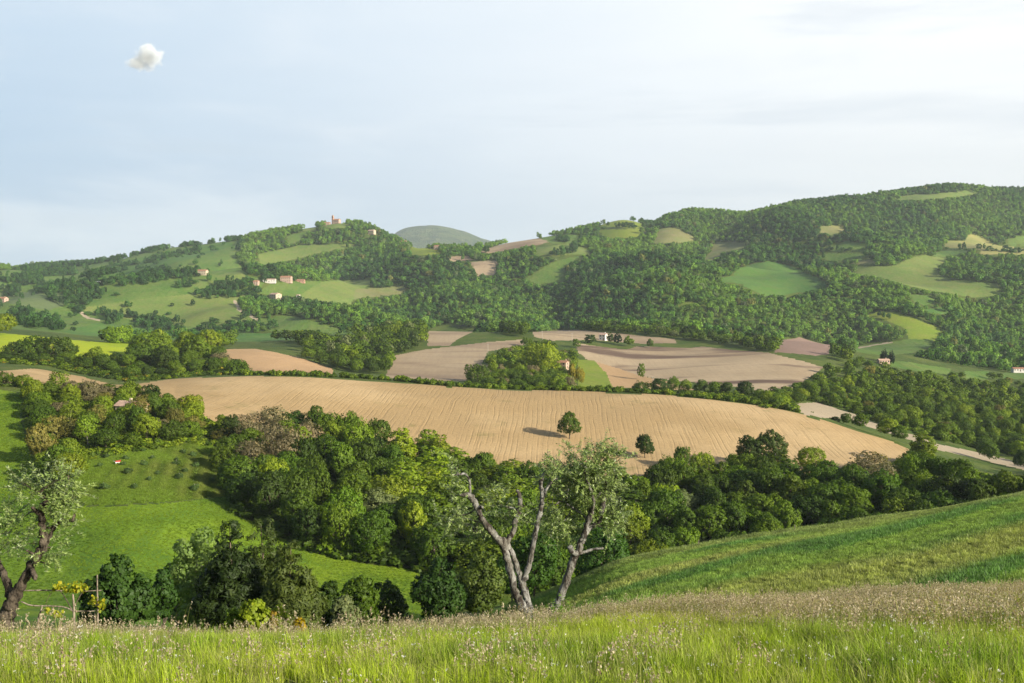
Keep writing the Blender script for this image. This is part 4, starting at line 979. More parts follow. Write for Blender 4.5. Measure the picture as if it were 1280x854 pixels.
olive('leafy olive with one leaning pale trunk and silvery crown', 24.2, (691, 764),
  [[(688,775,8),(692,760,7.6),(698,752,7.2),(706,732,7),(714,707,6.6),(721,691,6.4),(727,678,6),(730,668,5.6),(734,655,5.2),(738,641,5),(740,635,3.6)],
   [(720,694,5,-.1),(714,688,5,-.2),(713,683,4.2,-.25)],
   [(720,693,3.2,.1),(728,691,2.6,.1),(741,687,2.3,.1),(754,685.5,2,.1)],
   [(731,668,5,0),(737,660,4.8,.1),(744,655,4.6,.2),(750,648,4.4,.2),(753,634,4.3,.2),(755,620,3.8,.2),(751,616,2.8,.2),(746,622,2.2,.2)],
   [(738,642,3.2,0),(742,628,2.6,-.2),(738,612,2.2,-.2),(732,596,1.7,-.2),(728,580,1.2,-.2)], [(754,622,2.6,.2),(757,606,2,.3),(760,590,1.6,.3),(758,574,1,.3)], [(736,650,2.6,0),(724,640,2.2,.3),(712,632,1.6,.3),(700,626,1,.3)]],
  [(738,578,34,20,95,0),(756,574,18,18,46,.2),(706,592,22,18,44,.3),(718,602,38,20,85,.35),(708,632,26,22,60,.35),(747,606,28,20,60,.4),(752,645,20,18,40,.5),(760,652,13,20,26,.3),(702,655,20,18,34,.3),(722,664,16,8,10,.5),(690,628,14,16,18,.3)], 4, 'bark_olive')
olive('old dark-barked olive leaning right beside the vine trellis, crown cut by the frame', 21.5, (8, 774),
  [[(4,792,19),(8,775,16),(12,757,14),(21,741,11.5),(30,724,9.6),(39,706,9),(48,693,8.5),(54,681,8.2),(53.5,668,7.5),(52.5,655,6.8),(52,642,6.4),(54,632,6.2),(58.5,628,5.4),(56,622,4,),(51,616,3.2)],
   [(52,646,4.6,.0),(46,640,3.8,-.1),(40.5,634,3.2,-.2)], [(54,684,5.4,.1),(61,674,4.4,.15),(67,660,4,.2),(75,652,3.4,.25),(84,651,3,.3),(91,650.5,3.2,.3),(93,643,2.2,.3)],
   [(14,748,10,.1),(11,735,8,.2),(6,721,7,.3),(0,707,6.2,.4),(-8,690,5.6,.5),(-16,665,5,.6),(-20,640,3.6,.6)], [(44,697,3.2,-.1),(40,692,2.8,-.2),(33,688,1.6,-.3)], [(40,712,5,-.1),(43,720,5.4,-.25),(44,725,3,-.3)]],
  [(68,602,24,18,80,0),(50,612,18,16,40,.1),(84,622,16,15,44,.2),(76,640,24,16,44,.2),(30,604,14,12,18,0),(8,664,18,26,40,.5),(44,680,16,14,20,.1),(62,688,16,18,26,.2),(28,648,22,16,16,.2),(2,640,16,16,20,.5),(-25,640,20,30,40,.6),(58,705,14,12,10,.2),(60,660,14,12,18,.2)], 6, 'bark_olive_dark')

# ---------------------------------------------------------------- vine trellis and stakes
m, n = mat('vine_leaf'); lv = n.new('ShaderNodeAttribute', attribute_name='leafvar'); c = n.mix(lv.outputs['Fac'], (0.20,0.28,0.014), (0.45,0.40,0.018)); n.bsdf(c, 0.5, None, 0.3, c, 0.4)
def px3(Y, base):
    def f(x, y, r, dy=0.0):
        X, Yw, Z = [float(v) for v in at(x, y, Y + dy)]; return (X - base[0], Yw - base[1], Z - base[2], r * Y / F)
    return f
Yt = 23.5
b_ = on_ground(93, Yt); t = empty('vine_trellis', b_); tag(t, 'rustic pole trellis with yellow vine leaves right of the old olive', 'trellis')
f_ = px3(Yt, b_)
for pts in ([(122,795,1.3),(122,760,1.2),(121.6,740,1.0),(121.5,719,.8)], [(92,795,1.6),(92.5,770,1.5),(92,755,1.3),(91,743,1.2)], [(47,800,1.5),(48,775,1.3),(51,764,1.2),(53,757,1.0)], [(119,795,1.3),(119,778,1.2),(118.5,766,1.0)]):
    v, q = tubes([smooth_path([f_(*p) for p in pts], 4)], 8, 0.08, 3); link('post', mesh_np('post', v, q, [MATS['wood_post']]), t)
for pts in ([(28,738.5,.8),(48,738,.9),(80,738.5,.9),(104,739,.85),(127,738,.6)], [(26,752,.8),(40,757,.9),(62,757.5,.9),(80,759,.85),(92,764,.8)], [(93,764,.75),(108,764,.7),(122,764,.65)]):
    v, q = tubes([smooth_path([f_(*p) for p in pts], 4)], 7, 0.10, 4); link('rail', mesh_np('rail', v, q, [MATS['wood_post']]), t)
g = np.random.default_rng(4); LP = []
v, q = tubes([smooth_path([f_(*p) for p in pts], 4) for pts in ([(91,765,.8),(84,752,.7),(78,742,.6),(72,736,.4)], [(92,760,.7),(100,745,.6),(106,736,.4)], [(66,738,.4),(60,748,.3),(57,756,.3)], [(122,760,.6),(118,752,.4),(116,746,.3)])], 5); link('vine_stem', mesh_np('vine_stem', v, q, [MATS['bark']]), t)
for x, y, rx, ry, k in [(74,734,9,3.5,70),(100,734,9,5,85),(88,738,14,3,40),(117,750,4,5,34),(127,756,4,6,34),(59,763,4,4,26),(72,768,6,4,30)]:
    for _ in range(k): LP.append(f_(x + g.normal() * rx * .55, y + g.normal() * ry * .55, 0, g.normal() * .12)[:3])
LP = np.array(LP); k = len(LP); nn = unit(g.normal(size=(k, 3)) + [0.3, -0.6, 0.5]); s = g.uniform(0.6, 1.2, k)
V, Q = cards(LP, nn, rdir(g, k), 0.045 * s, 0.05 * s, 0.25); link('vine_leaves', mesh_np('vine_leaves', V, Q, [MATS['vine_leaf']], False, None, {'leafvar': np.repeat(g.uniform(0, 1, k), 4)}), t)
for px, Y, t_, lab in ((873, 136, 684, 'thin wooden stake standing on the crop field edge, nearer the olives'), (993, 149, 661, 'thin wooden stake standing higher up on the crop field edge')):
    X, Y, Z = on_ground(px, Y); h = float(at(px, t_, Y)[2]) - Z; h = max(h, 1.2)
    t = empty('wooden_stake', (X, Y, Z)); tag(t, lab, 'stake', 'stakes on the crop field edge')
    v, q = tubes([np.array([(0,0,-.3,.055),(0.02,0,h*.5,.05),(0.03,0,h,.045)])], 7, .05); link('pole', mesh_np('pole', v, q, [MATS['wood_post']]), t)
    v, q = tubes([np.array([(0,0,h*.8,.02),(0.05,-.06,h*.8,.02)])], 6); link('peg', mesh_np('peg', v, q, [MATS['bark_pale']]), t)
# ---------------------------------------------------------------- buildings
solid('stone_wall', (0.42,0.33,0.24), 0.9, 0.22, 0.6); solid('white_wall', (0.60,0.57,0.53), 0.9, 0.08, 0.4); solid('cream_wall', (0.48,0.40,0.29), 0.9, 0.12, 0.4)
solid('pink_wall', (0.46,0.33,0.26), 0.9, 0.12, 0.4); solid('brick_wall', (0.40,0.24,0.17), 0.9, 0.2, 0.8); solid('roof_tile', (0.36,0.19,0.12), 0.9, 0.3, 1.2); solid('roof_pale', (0.48,0.33,0.25), 0.9, 0.25, 1.2)
solid('sheet_roof', (0.45,0.47,0.48), 0.5, 0.1, 0.6); solid('dark_glass', (0.03,0.035,0.04), 0.2, 0.1, 1.0, 0.5); solid('shutter', (0.12,0.09,0.06), 0.7); solid('pole_wood', (0.45,0.40,0.34), 0.85, 0.15, 1.0)
solid('red_paint', (0.50,0.035,0.03), 0.4, 0.1, 2.0, 0.5); solid('white_paint', (0.75,0.74,0.72), 0.5, 0.05); solid('rubber', (0.02,0.02,0.02), 0.8); solid('metal', (0.35,0.35,0.36), 0.4, 0.1)
class MB:
    def __init__(s): s.V, s.Q, s.T = [], [], []
    def box(s, x0, x1, y0, y1, z0, z1):
        b = len(s.V); s.V += [(x, y, z) for z in (z0, z1) for y in (y0, y1) for x in (x0, x1)]
        s.Q += [tuple(b + i for i in f) for f in ((0,2,3,1),(4,5,7,6),(0,1,5,4),(2,6,7,3),(0,4,6,2),(1,3,7,5))]; return s
    def poly(s, pts, quads=(), tris=()):
        b = len(s.V); s.V += pts; s.Q += [tuple(b + i for i in f) for f in quads]; s.T += [tuple(b + i for i in f) for f in tris]; return s
    def build(s, name, m, parent):
        return link(name, mesh_np(name, s.V, [np.array(s.Q).reshape(-1, 4), np.array(s.T).reshape(-1, 3)], [MATS[m]], False), parent)
def gable(mb, w, d, h, rh):       # walls with gables on +-x
    x, y = w / 2, d / 2
    mb.poly([(-x,-y,-2),(x,-y,-2),(x,y,-2),(-x,y,-2),(-x,-y,h),(x,-y,h),(x,y,h),(-x,y,h),(-x,0,h+rh),(x,0,h+rh)], [(0,1,5,4),(1,2,6,5),(2,3,7,6),(3,0,4,7)], [(5,6,9),(7,4,8)])
def roof(mb, w, d, h, rh, o=0.4, th=0.18):
    x, y = w / 2 + o, d / 2 + o; k = rh / (d / 2); ze = h - o * k + 0.02
    for sg in (-1, 1):
        p = [(-x, sg*y, ze),(x, sg*y, ze),(x, 0, h+rh+.02),(-x, 0, h+rh+.02)]; p += [(a, b, c + th) for a, b, c in p]
        q = [(0,1,2,3),(4,7,6,5),(0,4,5,1),(1,5,6,2),(3,2,6,7),(0,3,7,4)]
        mb.poly(p, q if sg < 0 else [f[::-1] for f in q])
def house(px, Y, w, d, h, rz, wall, rf, label, rh=1.6, floors=2, nwin=3, chim=True, pyb=None, name='house', cat='house', group=None, porch=False, sink=0.0):
    if pyb is not None: X, Y, Z = ground_at(px, pyb, Y * 0.7, Y * 1.4)
    else: X, Y, Z = on_ground(px, Y)
    t = empty(name, (X, Y, Z - sink), rz); tag(t, label, cat, group)
    b = MB(); gable(b, w, d, h, rh); b.build('wall', wall, t)
    r = MB(); roof(r, w, d, h, rh); ro = r.build('roof', rf, t)
    if chim: MB().box(w*.22, w*.22+.7, -.2, .6, h+rh*.4, h+rh+1.0).build('chimney', wall, ro)
    fh = h / floors
    for f in range(floors):
        for k in range(nwin):
            x = (k + .5) / nwin * w - w / 2
            if f == 0 and k == nwin // 2:
                dm = MB().box(x-.55, x+.55, -d/2-.05, -d/2+.1, 0, min(2.2, fh*.85)).build('door', 'shutter', t); MB().box(x+.35, x+.42, -d/2-.1, -d/2-.05, 1.0, 1.1).build('handle', 'metal', dm); continue
            z0 = f * fh + fh * .35
            wm = MB().box(x-.5, x+.5, -d/2-.03, -d/2+.1, z0, z0+1.3).build('window', 'dark_glass', t)
            MB().box(x-.65, x+.65, -d/2-.14, -d/2-.031, z0-.14, z0-.02).build('sill', wall, wm)
    for f in range(floors):
        z0 = f * fh + fh * .35; MB().box(w/2-.1, w/2+.03, -.5, .5, z0, z0+1.3).build('window', 'dark_glass', t)
    return t
# church on the hilltop
X, Y, Z = on_ground(421, 2500); Z = max(Z, float(at(421, 281, 2500)[2]))
t = empty('church', (X, Y, Z), R(-24)); t.scale = (.8, .8, .72); tag(t, 'brick church with a square bell tower on the hilltop', 'church')
b = MB(); gable(b, 22, 12, 12, 4); b.build('nave', 'pink_wall', t)
r = MB(); roof(r, 22, 12, 12, 4, .6, .4); r.build('roof', 'roof_tile', t)
tw = MB().box(-15, -9.6, -5.6, -.2, -3, 25); two = tw.build('bell_tower', 'brick_wall', t)
MB().box(-15.4, -9.2, -6, .2, 25, 25.8).build('cornice', 'cream_wall', two)
MB().poly([(-15,-5.6,25.8),(-9.6,-5.6,25.8),(-9.6,-.2,25.8),(-15,-.2,25.8),(-12.3,-2.9,30)], [], [(0,1,4),(1,2,4),(2,3,4),(3,0,4)]).build('spire', 'roof_tile', two)
for x in (-13.6, -11.8): MB().box(x, x+.9, -5.75, -5.5, 19, 22.5).build('belfry_opening', 'dark_glass', two)
for x in (-5, 0, 5): MB().box(x-.7, x+.7, -6.1, -5.9, 6, 9.5).build('window', 'dark_glass', t)
MB().box(10.9, 11.1, -1.2, 1.2, 0, 4).build('door', 'shutter', t)
house(409, 2502, 16, 9, 5.5, R(-10), 'pink_wall', 'roof_tile', 'low reddish parish house left of the church', 2, 2, 4)
house(465, 2440, 17, 9, 7, R(-30), 'cream_wall', 'roof_pale', 'pale house on the wooded slope right below the church', 2.5, 2, 4, pyb=294, sink=-3)
house(505, 2430, 12, 8, 6, R(-20), 'pink_wall', 'roof_tile', 'small house among trees at the start of the saddle', 2, 2, 3, pyb=307, sink=-3)
house(547, 2420, 14, 8, 5, R(-15), 'pink_wall', 'roof_tile', 'low reddish house at the right end of the saddle field', 2, 1, 3, pyb=313, sink=-3)
house(253, 2000, 17, 9, 6, R(-12), 'cream_wall', 'roof_tile', 'cream house with red roof alone on the left slope', 2.2, 2, 4, pyb=344)
house(320.5, 1850, 8, 7, 5, R(-10), 'pink_wall', 'roof_tile', 'small pinkish farmhouse at the left end of the farm row', 1.8, 2, 2, pyb=356)
house(337, 1880, 20, 9, 4.4, R(2), 'white_wall', 'roof_pale', 'long low whitish barn between two farmhouses', 1.2, 1, 5, False, pyb=353.5, name='barn', cat='barn')
house(358, 1880, 18, 9, 8, R(-8), 'pink_wall', 'roof_tile', 'largest house of the farm row with pink walls and two floors', 2.2, 2, 5, pyb=353)
house(375.5, 1880, 15, 7, 3.6, R(-4), 'brick_wall', 'roof_tile', 'low brick-red shed at the right end of the farm row', 1.4, 1, 3, False, pyb=353.5, name='shed', cat='shed')
house(344.5, 1700, 16, 12, 7, R(-38), 'cream_wall', 'roof_pale', 'stone farmhouse with pale roof by the curved lane', 2.2, 2, 3, pyb=374)
house(373, 1700, 5, 4, 3, R(-20), 'white_wall', 'roof_pale', 'tiny white outbuilding right of the stone farmhouse', 1, 1, 1, False, pyb=372, name='outbuilding', cat='outbuilding')
house(4.5, 1330, 11, 8, 5.5, R(-20), 'pink_wall', 'roof_tile', 'peach-coloured house at the left edge of the valley', 2, 2, 3, pyb=378)
house(54.5, 1050, 6, 5, 4, R(-30), 'white_wall', 'roof_tile', 'tiny white gabled house among dark trees in the left valley', 1.8, 1, 1, True, pyb=404, sink=-2.2)
house(122, 1500, 8, 6, 3.2, R(-10), 'white_wall', 'sheet_roof', 'small whitish shed beside a copse on the left slope', 1, 1, 2, False, pyb=356, name='shed', cat='shed')
house(704, 690, 6.6, 5.6, 4.4, R(-28), 'pink_wall', 'roof_tile', 'peach house with square chimney tower on the wooded knoll', 1.2, 2, 2, sink=-4.2)
house(754, 900, 6.4, 5.2, 5.2, R(-32), 'white_wall', 'roof_pale', 'white farmhouse among dark conifers in the ploughed fields', 1.4, 2, 2, pyb=425.5)
hf = house(1104, 850, 9.5, 5, 2.6, R(8), 'pink_wall', 'roof_pale', 'long pink farmhouse with two dark conifers behind it', 1.0, 1, 4, pyb=455.5, sink=-1)
house(1272, 830, 11, 6, 2.8, R(0), 'white_wall', 'roof_tile', 'low white barn at the right edge behind trees', 1.0, 1, 4, False, pyb=466, name='barn', cat='barn', sink=-1.5)
house(159, 322, 5.2, 4.6, 3.4, R(-20), 'cream_wall', 'roof_pale', 'small cream house with pale tiled roof half hidden on the bank', 1.2, 1, 2, pyb=521, sink=-0.2)
house(173, 322, 4.4, 4.0, 2.7, R(60), 'cream_wall', 'roof_tile', 'lower annex with red roof beside the small cream house', 1.0, 1, 1, False, pyb=522, sink=-1.2, name='outbuilding', cat='outbuilding')
for px, Y, t_, b_, lab in ((816, 640, 453, 472, 'pale utility pole standing in the broad ploughed field'), (715, 900, 416, 426, 'pale utility pole before the ploughed strip left of the white farmhouse'), (678, 900, 416, 425, 'pale utility pole left of the peach house on the knoll'),
                       (60.5, 1180, 381, 386, 'white utility pole in the left valley meadow'), (610, 800, 421, 430, 'pale utility pole at the edge of the grey ploughed field')):
    X, Y, Z = on_ground(px, Y); h = 8.0
    t = empty('utility_pole', (X, Y, Z)); tag(t, lab, 'utility pole', 'utility poles among the fields')
    v, q = tubes([np.array([(0,0,-.5,.17),(0,0,4,.15),(0,0,h,.12)])], 8); link('pole', mesh_np('pole', v, q, [MATS['pole_wood']]), t)
    a = MB().box(-.8, .8, -.18, -.05, h-.7, h-.55).build('crossarm', 'pole_wood', t)
    for x in (-.7, .7): MB().box(x-.06, x+.06, -.17, -.06, h-.55, h-.35).build('insulator', 'white_paint', a)
# red motor hoe on the orchard grass
X, Y, Z = ground_at(147, 581, 150, 330)
t = empty('motor_hoe', (X, Y, Z), R(20)); t.scale = (.8, .8, .8); tag(t, 'small red and white machine parked on the orchard grass', 'garden machine')
MB().box(-.55, .55, -.3, .3, .75, 1.15).build('hood', 'red_paint', t); MB().box(-.65, .65, -.35, .35, .35, .75).build('body', 'white_paint', t); MB().box(.55, 1.0, -.25, .25, .85, 1.3).build('engine_cover', 'red_paint', t)
for sg in (-1, 1):
    v, q = tubes([np.array([(.1, sg*.38, .3, .3),(.1, sg*.56, .3, .3)])], 16); wv = link('wheel', mesh_np('wheel', v, q, [MATS['rubber']]), t)
    v, q = tubes([np.array([(.1, sg*.55, .3, .13),(.1, sg*.58, .3, .13)])], 12); link('hub', mesh_np('hub', v, q, [MATS['metal']]), wv)
    v, q = tubes([np.array([(-.5, sg*.2, .8, .03),(-1.1, sg*.25, 1.1, .03),(-1.3, sg*.25, 1.1, .035)])], 6); link('handlebar', mesh_np('handlebar', v, q, [MATS['metal']]), t)
# two dark conifers behind the long pink farmhouse
for k, (px, t_, wd) in enumerate(((1105, 435, 8), (1114, 437, 7))):
    X, Y, Z = on_ground(px, hf.location.y + 14); h = float(at(px, t_, Y)[2]) - Z; cm, tm = FORMS['cypress'][0]
    t = empty('conifer_tree', (X, Y, Z)); t.scale = (wd / F * Y / 2 / 1.05,) * 2 + (max(h, 6) / 10,); tag(t, ['taller dark conifer behind the long pink farmhouse', 'shorter dark conifer right behind the long pink farmhouse'][k], 'tree', 'conifers behind the pink farmhouse')
    o = link('crown', cm, t); o.color = (0.012, 0.03, 0.014, 1); link('trunk', tm, t)

# ---------------------------------------------------------------- meadow grass
def clump(seed, n, rad, h0, h1, wd, bendm=0.5, heads=0, dry=False, flower=None):
    g = np.random.default_rng(seed); a = g.uniform(0, 6.28, n); r = rad * np.sqrt(g.uniform(0, 1, n)); b = np.c_[np.cos(a) * r, np.sin(a) * r, np.zeros(n) - .03]
    h = g.uniform(h0, h1, n); ph = g.uniform(0, 6.28, n); dr = np.c_[np.cos(ph), np.sin(ph), np.zeros(n)]; side = np.c_[-np.sin(ph), np.cos(ph), np.zeros(n)]; bd = g.uniform(0.1, 1, n)**1.5 * bendm
    rows = []; ts = (0, 0.4, 0.75, 1.0); wf = (1, 0.85, 0.5, 0.04)
    for t, f in zip(ts, wf):
        c = b + dr * (h * bd * t * t)[:, None] + np.array([0, 0, 1.0]) * (h * t * (1 - 0.35 * bd * t))[:, None]; rows.append(c - side * wd * f * .5); rows.append(c + side * wd * f * .5)
    V = np.stack(rows, 1).reshape(-1, 3); i0 = np.arange(n)[:, None] * 8
    Q = np.concatenate([i0 + np.array([[2*k, 2*k+1, 2*k+3, 2*k+2]]) for k in range(3)]); var = np.repeat(g.uniform(0, 1, n), 8); hd = np.zeros(len(V))
    tip = rows[-1] + side * wd * .02
    if heads:
        k = g.choice(n, heads, replace=False); m_ = 9; P = np.repeat(tip[k], m_, 0); P = P + np.c_[g.normal(size=(len(P), 2)) * (0.010 if not flower else 0.008), g.uniform(-.09, .03, len(P)) if not flower else g.uniform(-.012, .012, len(P))]
        s = g.uniform(.6, 1.3, len(P)); V2, Q2 = cards(P, rdir(g, len(P)), unit(g.normal(size=(len(P), 3)) * .5 + [0, 0, 1.]), (0.0085 if not flower else 0.005) * s, (0.017 if not flower else 0.007) * s)
        Q = np.concatenate([Q, Q2 + len(V)]); V = np.concatenate([V, V2]); hv = np.repeat(g.uniform(0, 1, len(P)), 4); var = np.concatenate([var, hv]); hd = np.concatenate([hd, np.ones(len(V2))])
    return V, Q, var, hd
def gmat(name, headc):
    m, n = mat(name); a = n.new('ShaderNodeAttribute', attribute_type='INSTANCER', attribute_name='tintc'); lv = n.new('ShaderNodeAttribute', attribute_name='leafvar'); hd = n.new('ShaderNodeAttribute', attribute_name='head')
    k = n.new('ShaderNodeMapRange'); n.link(lv.outputs['Fac'], k.inputs[0]); k.inputs[3].default_value = .6; k.inputs[4].default_value = 1.45
    cc = n.new('ShaderNodeCombineXYZ'); [n.link(k.outputs[0], cc.inputs[i]) for i in range(3)]
    c = n.mix(1.0, a.outputs['Color'], cc.outputs[0], 'MULTIPLY'); c = n.mix(n.math('MULTIPLY', n.ramp(lv.outputs['Fac'], .82, .9), .75), c, (0.36,0.31,0.15))
    hc = n.mix(lv.outputs['Fac'], headc[0], headc[1]); c = n.mix(hd.outputs['Fac'], c, hc)
    n.bsdf(c, 0.5, None, 0.3, n.mix(1.0, c, (1.25, 1.3, .6), 'MULTIPLY'), 0.35)
gmat('grass_blade', ((0.30,0.22,0.13),(0.52,0.42,0.30))); gmat('seed_grass', ((0.24,0.17,0.10),(0.58,0.50,0.36))); gmat('flower_grass', ((0.70,0.68,0.66),(0.82,0.80,0.82)))
GP = []
for k in range(7): GP.append((clump(900 + k, 56, 0.17, 0.12, 0.40, 0.0075, 0.95), 'grass_blade'))
for k in range(3): GP.append((clump(920 + k, 26, 0.20, 0.30, 0.62, 0.006, 0.45, 18), 'seed_grass'))
for k in range(2): GP.append((clump(940 + k, 10, 0.14, 0.22, 0.46, 0.005, 0.4, 5, flower=True), 'flower_grass'))
for k in range(2): GP.append((clump(950 + k, 30, 0.13, 0.10, 0.26, 0.024, 0.9), 'grass_blade'))
GM = []
for (V, Q, var, hd), mt in GP:
    GM.append(mesh_np('grass_tuft', V, Q, [MATS[mt]], True, None, {'leafvar': var, 'head': hd}))
gprot = proto_collection('grass_tuft', GM)
gg_ = np.random.default_rng(31)
def meadow_points(y0, y1, dens, half):
    n = int((y1 - y0) * 2 * (half * y1 + 5) * dens); Y = gg_.uniform(y0, y1, n); X = gg_.uniform(-1, 1, n) * (half * y1 + 5); m = np.abs(X) < half * Y + 5; return X[m], Y[m]
parts = [meadow_points(3, 9, 10, .62), meadow_points(9, 30, 30, .60), meadow_points(30, 49, 9, .60)]
X = np.concatenate([p[0] for p in parts]); Y = np.concatenate([p[1] for p in parts]); Z = height(X, Y); ng = len(X)
n1_, n2_, n3_ = vnoise(X / 2.6, Y / 2.6, 3), vnoise(X / .8, Y / .8, 4), vnoise(X / 5, Y / 3, 8)
side_ = np.clip((X / np.maximum(Y, 5) + .15) / .45, 0, 1)
seedp = np.clip((Y - (18.0 - 4.2 * side_)) / 4.5, 0, 1) * (0.26 + 0.44 * side_) * np.clip(0.35 + 1.3 * (n1_ - .2), .25, 1.25)
seedp = np.maximum(seedp * .56 * np.clip(1.15 - .8 * (X < 0) * np.clip((19.5 - Y) / 3, 0, 1), 0, 1), 0.02 + .08 * (n2_ > .8)); rnd = gg_.random(ng)
idx = np.where(rnd < seedp, 7 + gg_.integers(0, 3, ng), np.where(rnd > 0.965 - .02 * side_, 10 + gg_.integers(0, 2, ng), np.where(rnd > .90, 12 + gg_.integers(0, 2, ng), gg_.integers(0, 7, ng))))
ga, gb, gc, gd = map(np.array, ((0.43,0.53,0.024), (0.22,0.35,0.018), (0.36,0.31,0.10), (0.40,0.31,0.17)))
mixv = np.clip(n1_ * 1.1 + n2_ * .5 - .35, 0, 1)[:, None]; tint = ga * (1 - mixv) + gb * mixv
pale = (gg_.random(ng) < .15 + .14 * (n3_ > .55))[:, None] * gg_.uniform(.25, .8, (ng, 1)); tint = tint * (1 - pale) + np.array((0.42,0.38,0.17)) * pale
dry = (np.clip((Y - 16.5 + 3 * side_) / 8, 0, 1) * np.clip(n3_ * 1.6 - .25, 0, 1))[:, None] * .75; tint = tint * (1 - dry) + gc * dry
tint = np.where((idx >= 7)[:, None] & (idx < 10)[:, None], tint * .62 + gd * .38, tint) * gg_.uniform(.65, 1.3, (ng, 1))
scl = gg_.uniform(.75, 1.2, ng) * (0.56 + .48 * n1_) * np.clip(1.25 - Y / 90, .7, 1.2)
scatter('meadow_grass', np.c_[X, Y, Z], gg_.uniform(0, 6.28, ng), scl, idx, tint, gprot, 'tall meadow grass with brownish seed heads and tiny white flowers', tilt=gg_.normal(size=(ng, 2)) * .10)
# leafy weeds around the olive feet
g = np.random.default_rng(17)
wt = []
for px, Y, h, n in ((700, 22.4, .75, 9), (712, 22.8, .6, 7), (690, 22.2, .5, 6), (728, 23, .8, 4), (655, 22, .45, 5), (640, 22.4, .4, 4), (10, 20.5, .5, 5), (134, 24, .4, 4), (560, 24, .45, 3)):
    X, Y, Z = on_ground(px, Y); t = empty('weed_plant', (X, Y, Z)); sv, LP, LN, LT = [], [], [], []
    for _ in range(n):
        bx, by = g.normal(size=2) * .18; hh = h * g.uniform(.6, 1.15); sv.append(np.array([(0, 0, -.05, .008), (bx*.8, by*.8, .06, .006), (bx * 1.2, by * 1.2, hh * .6, .005), (bx * 1.35, by * 1.35, hh, .002)]))
        k = 26; tt = g.uniform(.15, 1, k); a = g.uniform(0, 6.28, k); P = np.c_[bx * (1 + .35 * tt) + np.cos(a) * .05, by * (1 + .35 * tt) + np.sin(a) * .05, hh * tt]; LP.append(P); LT.append(np.c_[np.cos(a), np.sin(a), np.full(k, .35)]); LN.append(np.c_[g.normal(size=(k, 2)) * .35, np.ones(k)])
    LP, LN, LT = np.concatenate(LP), unit(np.concatenate(LN)), unit(np.concatenate(LT)); k = len(LP); s = g.uniform(.6, 1.3, k); V, Q = cards(LP, LN, LT, .014 * s, .05 * s, .2)
    o = link('leaves', mesh_np('leaves', V, Q, [MATS['leaf']], False, None, {'leafvar': np.repeat(g.uniform(0, 1, k), 4)}), t); o.color = (0.13, 0.24, 0.03, 1)
    v, q = tubes(sv, 5); link('stem', mesh_np('stem', v, q, [MATS['vine_leaf']]), t); wt.append(t)
for t, l in zip(wt, ('tallest clump of leafy weeds at the foot of the leaning olive trunk', 'second leafy weed clump just right of the leaning olive foot', 'low leafy weed clump left of the leaning olive foot', 'sparse tall weed stems in the meadow right of the leaning olive', 'leafy weeds at the foot of the twin olive trunks', 'small weed clump left of the twin olive trunks', 'weeds at the foot of the old dark olive', 'small weed clump right of the trellis end post', 'weed stalks on the crest under the dark round tree')):
    tag(t, l, 'weed', 'leafy weeds in the meadow')
# crop tufts on the slope beyond
CROPS = []
for k in range(4):
    V, Q, var, hd = clump(970 + k, 60, 0.42, 0.25, 0.6, 0.05, 0.8); CROPS.append(mesh_np('crop_tuft', V, Q, [MATS['grass_blade']], True, None, {'leafvar': var * .8, 'head': hd}))
cprot = proto_collection('crop_tuft', CROPS)
n = 150000; Y = 51 + 120 * np.sqrt(gg_.random(n)); X = gg_.uniform(-.12, .62, n) * (Y + 5); m = np.array([f[2] == 'crop' for f in FIELDS])[cls_at(X, Y)]; X, Y = X[m], Y[m]
k = poisson(X, Y, 0.42, gg_) if len(X) < 60000 else np.arange(len(X)); X, Y = X[k], Y[k]; Z = height(X, Y); nc = len(X)
uu_ = (X * math.cos(R(-50)) + Y * math.sin(R(-50))); vv_ = (-X * math.sin(R(-50)) + Y * math.cos(R(-50)))
s1 = vnoise(uu_ / 4.2, vv_ / 40, 6); s2 = vnoise(X / 9, Y / 9, 7); s3 = vnoise(uu_ / 9, vv_ / 60, 16)
ca, cb, cd = map(np.array, ((0.25,0.37,0.065), (0.125,0.25,0.05), (0.35,0.39,0.10)))
q1 = np.clip((s1 - .42) * 4.5 + (s2 - .5) * 1.4, 0, 1)[:, None]; q2 = np.clip((s3 - .62) * 6, 0, 1)[:, None]
tc_ = (ca * (1 - q1) + cb * q1) * (1 - q2) + cd * q2; pxc = project(X, Y, Z)[0]; crest_ = np.clip((Y / np.interp(pxc, [640, 800, 960, 1120, 1280], [130, 140, 150, 155, 160]) - .87) / .05, 0, 1)[:, None] * .75; tc_ = tc_ * (1 - crest_) + np.array((0.27, 0.31, 0.09)) * crest_; tc_ *= gg_.uniform(.55, 1.35, (nc, 1)) * (.72 + .56 * vnoise(X / 1.7, Y / 1.7, 44))[:, None]
keep = gg_.random(nc) < np.clip(.98 - .35 * (q2[:, 0]), .2, 1)
scatter('crop', np.c_[X, Y, Z - .05][keep], gg_.uniform(0, 6.28, nc)[keep], (gg_.uniform(.5, 1.35, nc) * (0.45 + .9 * s1))[keep], gg_.integers(0, 4, nc)[keep], tc_[keep], cprot, 'dense green cereal crop waving on the slope beyond the meadow')
print('grass', ng, 'crop', int(keep.sum()))

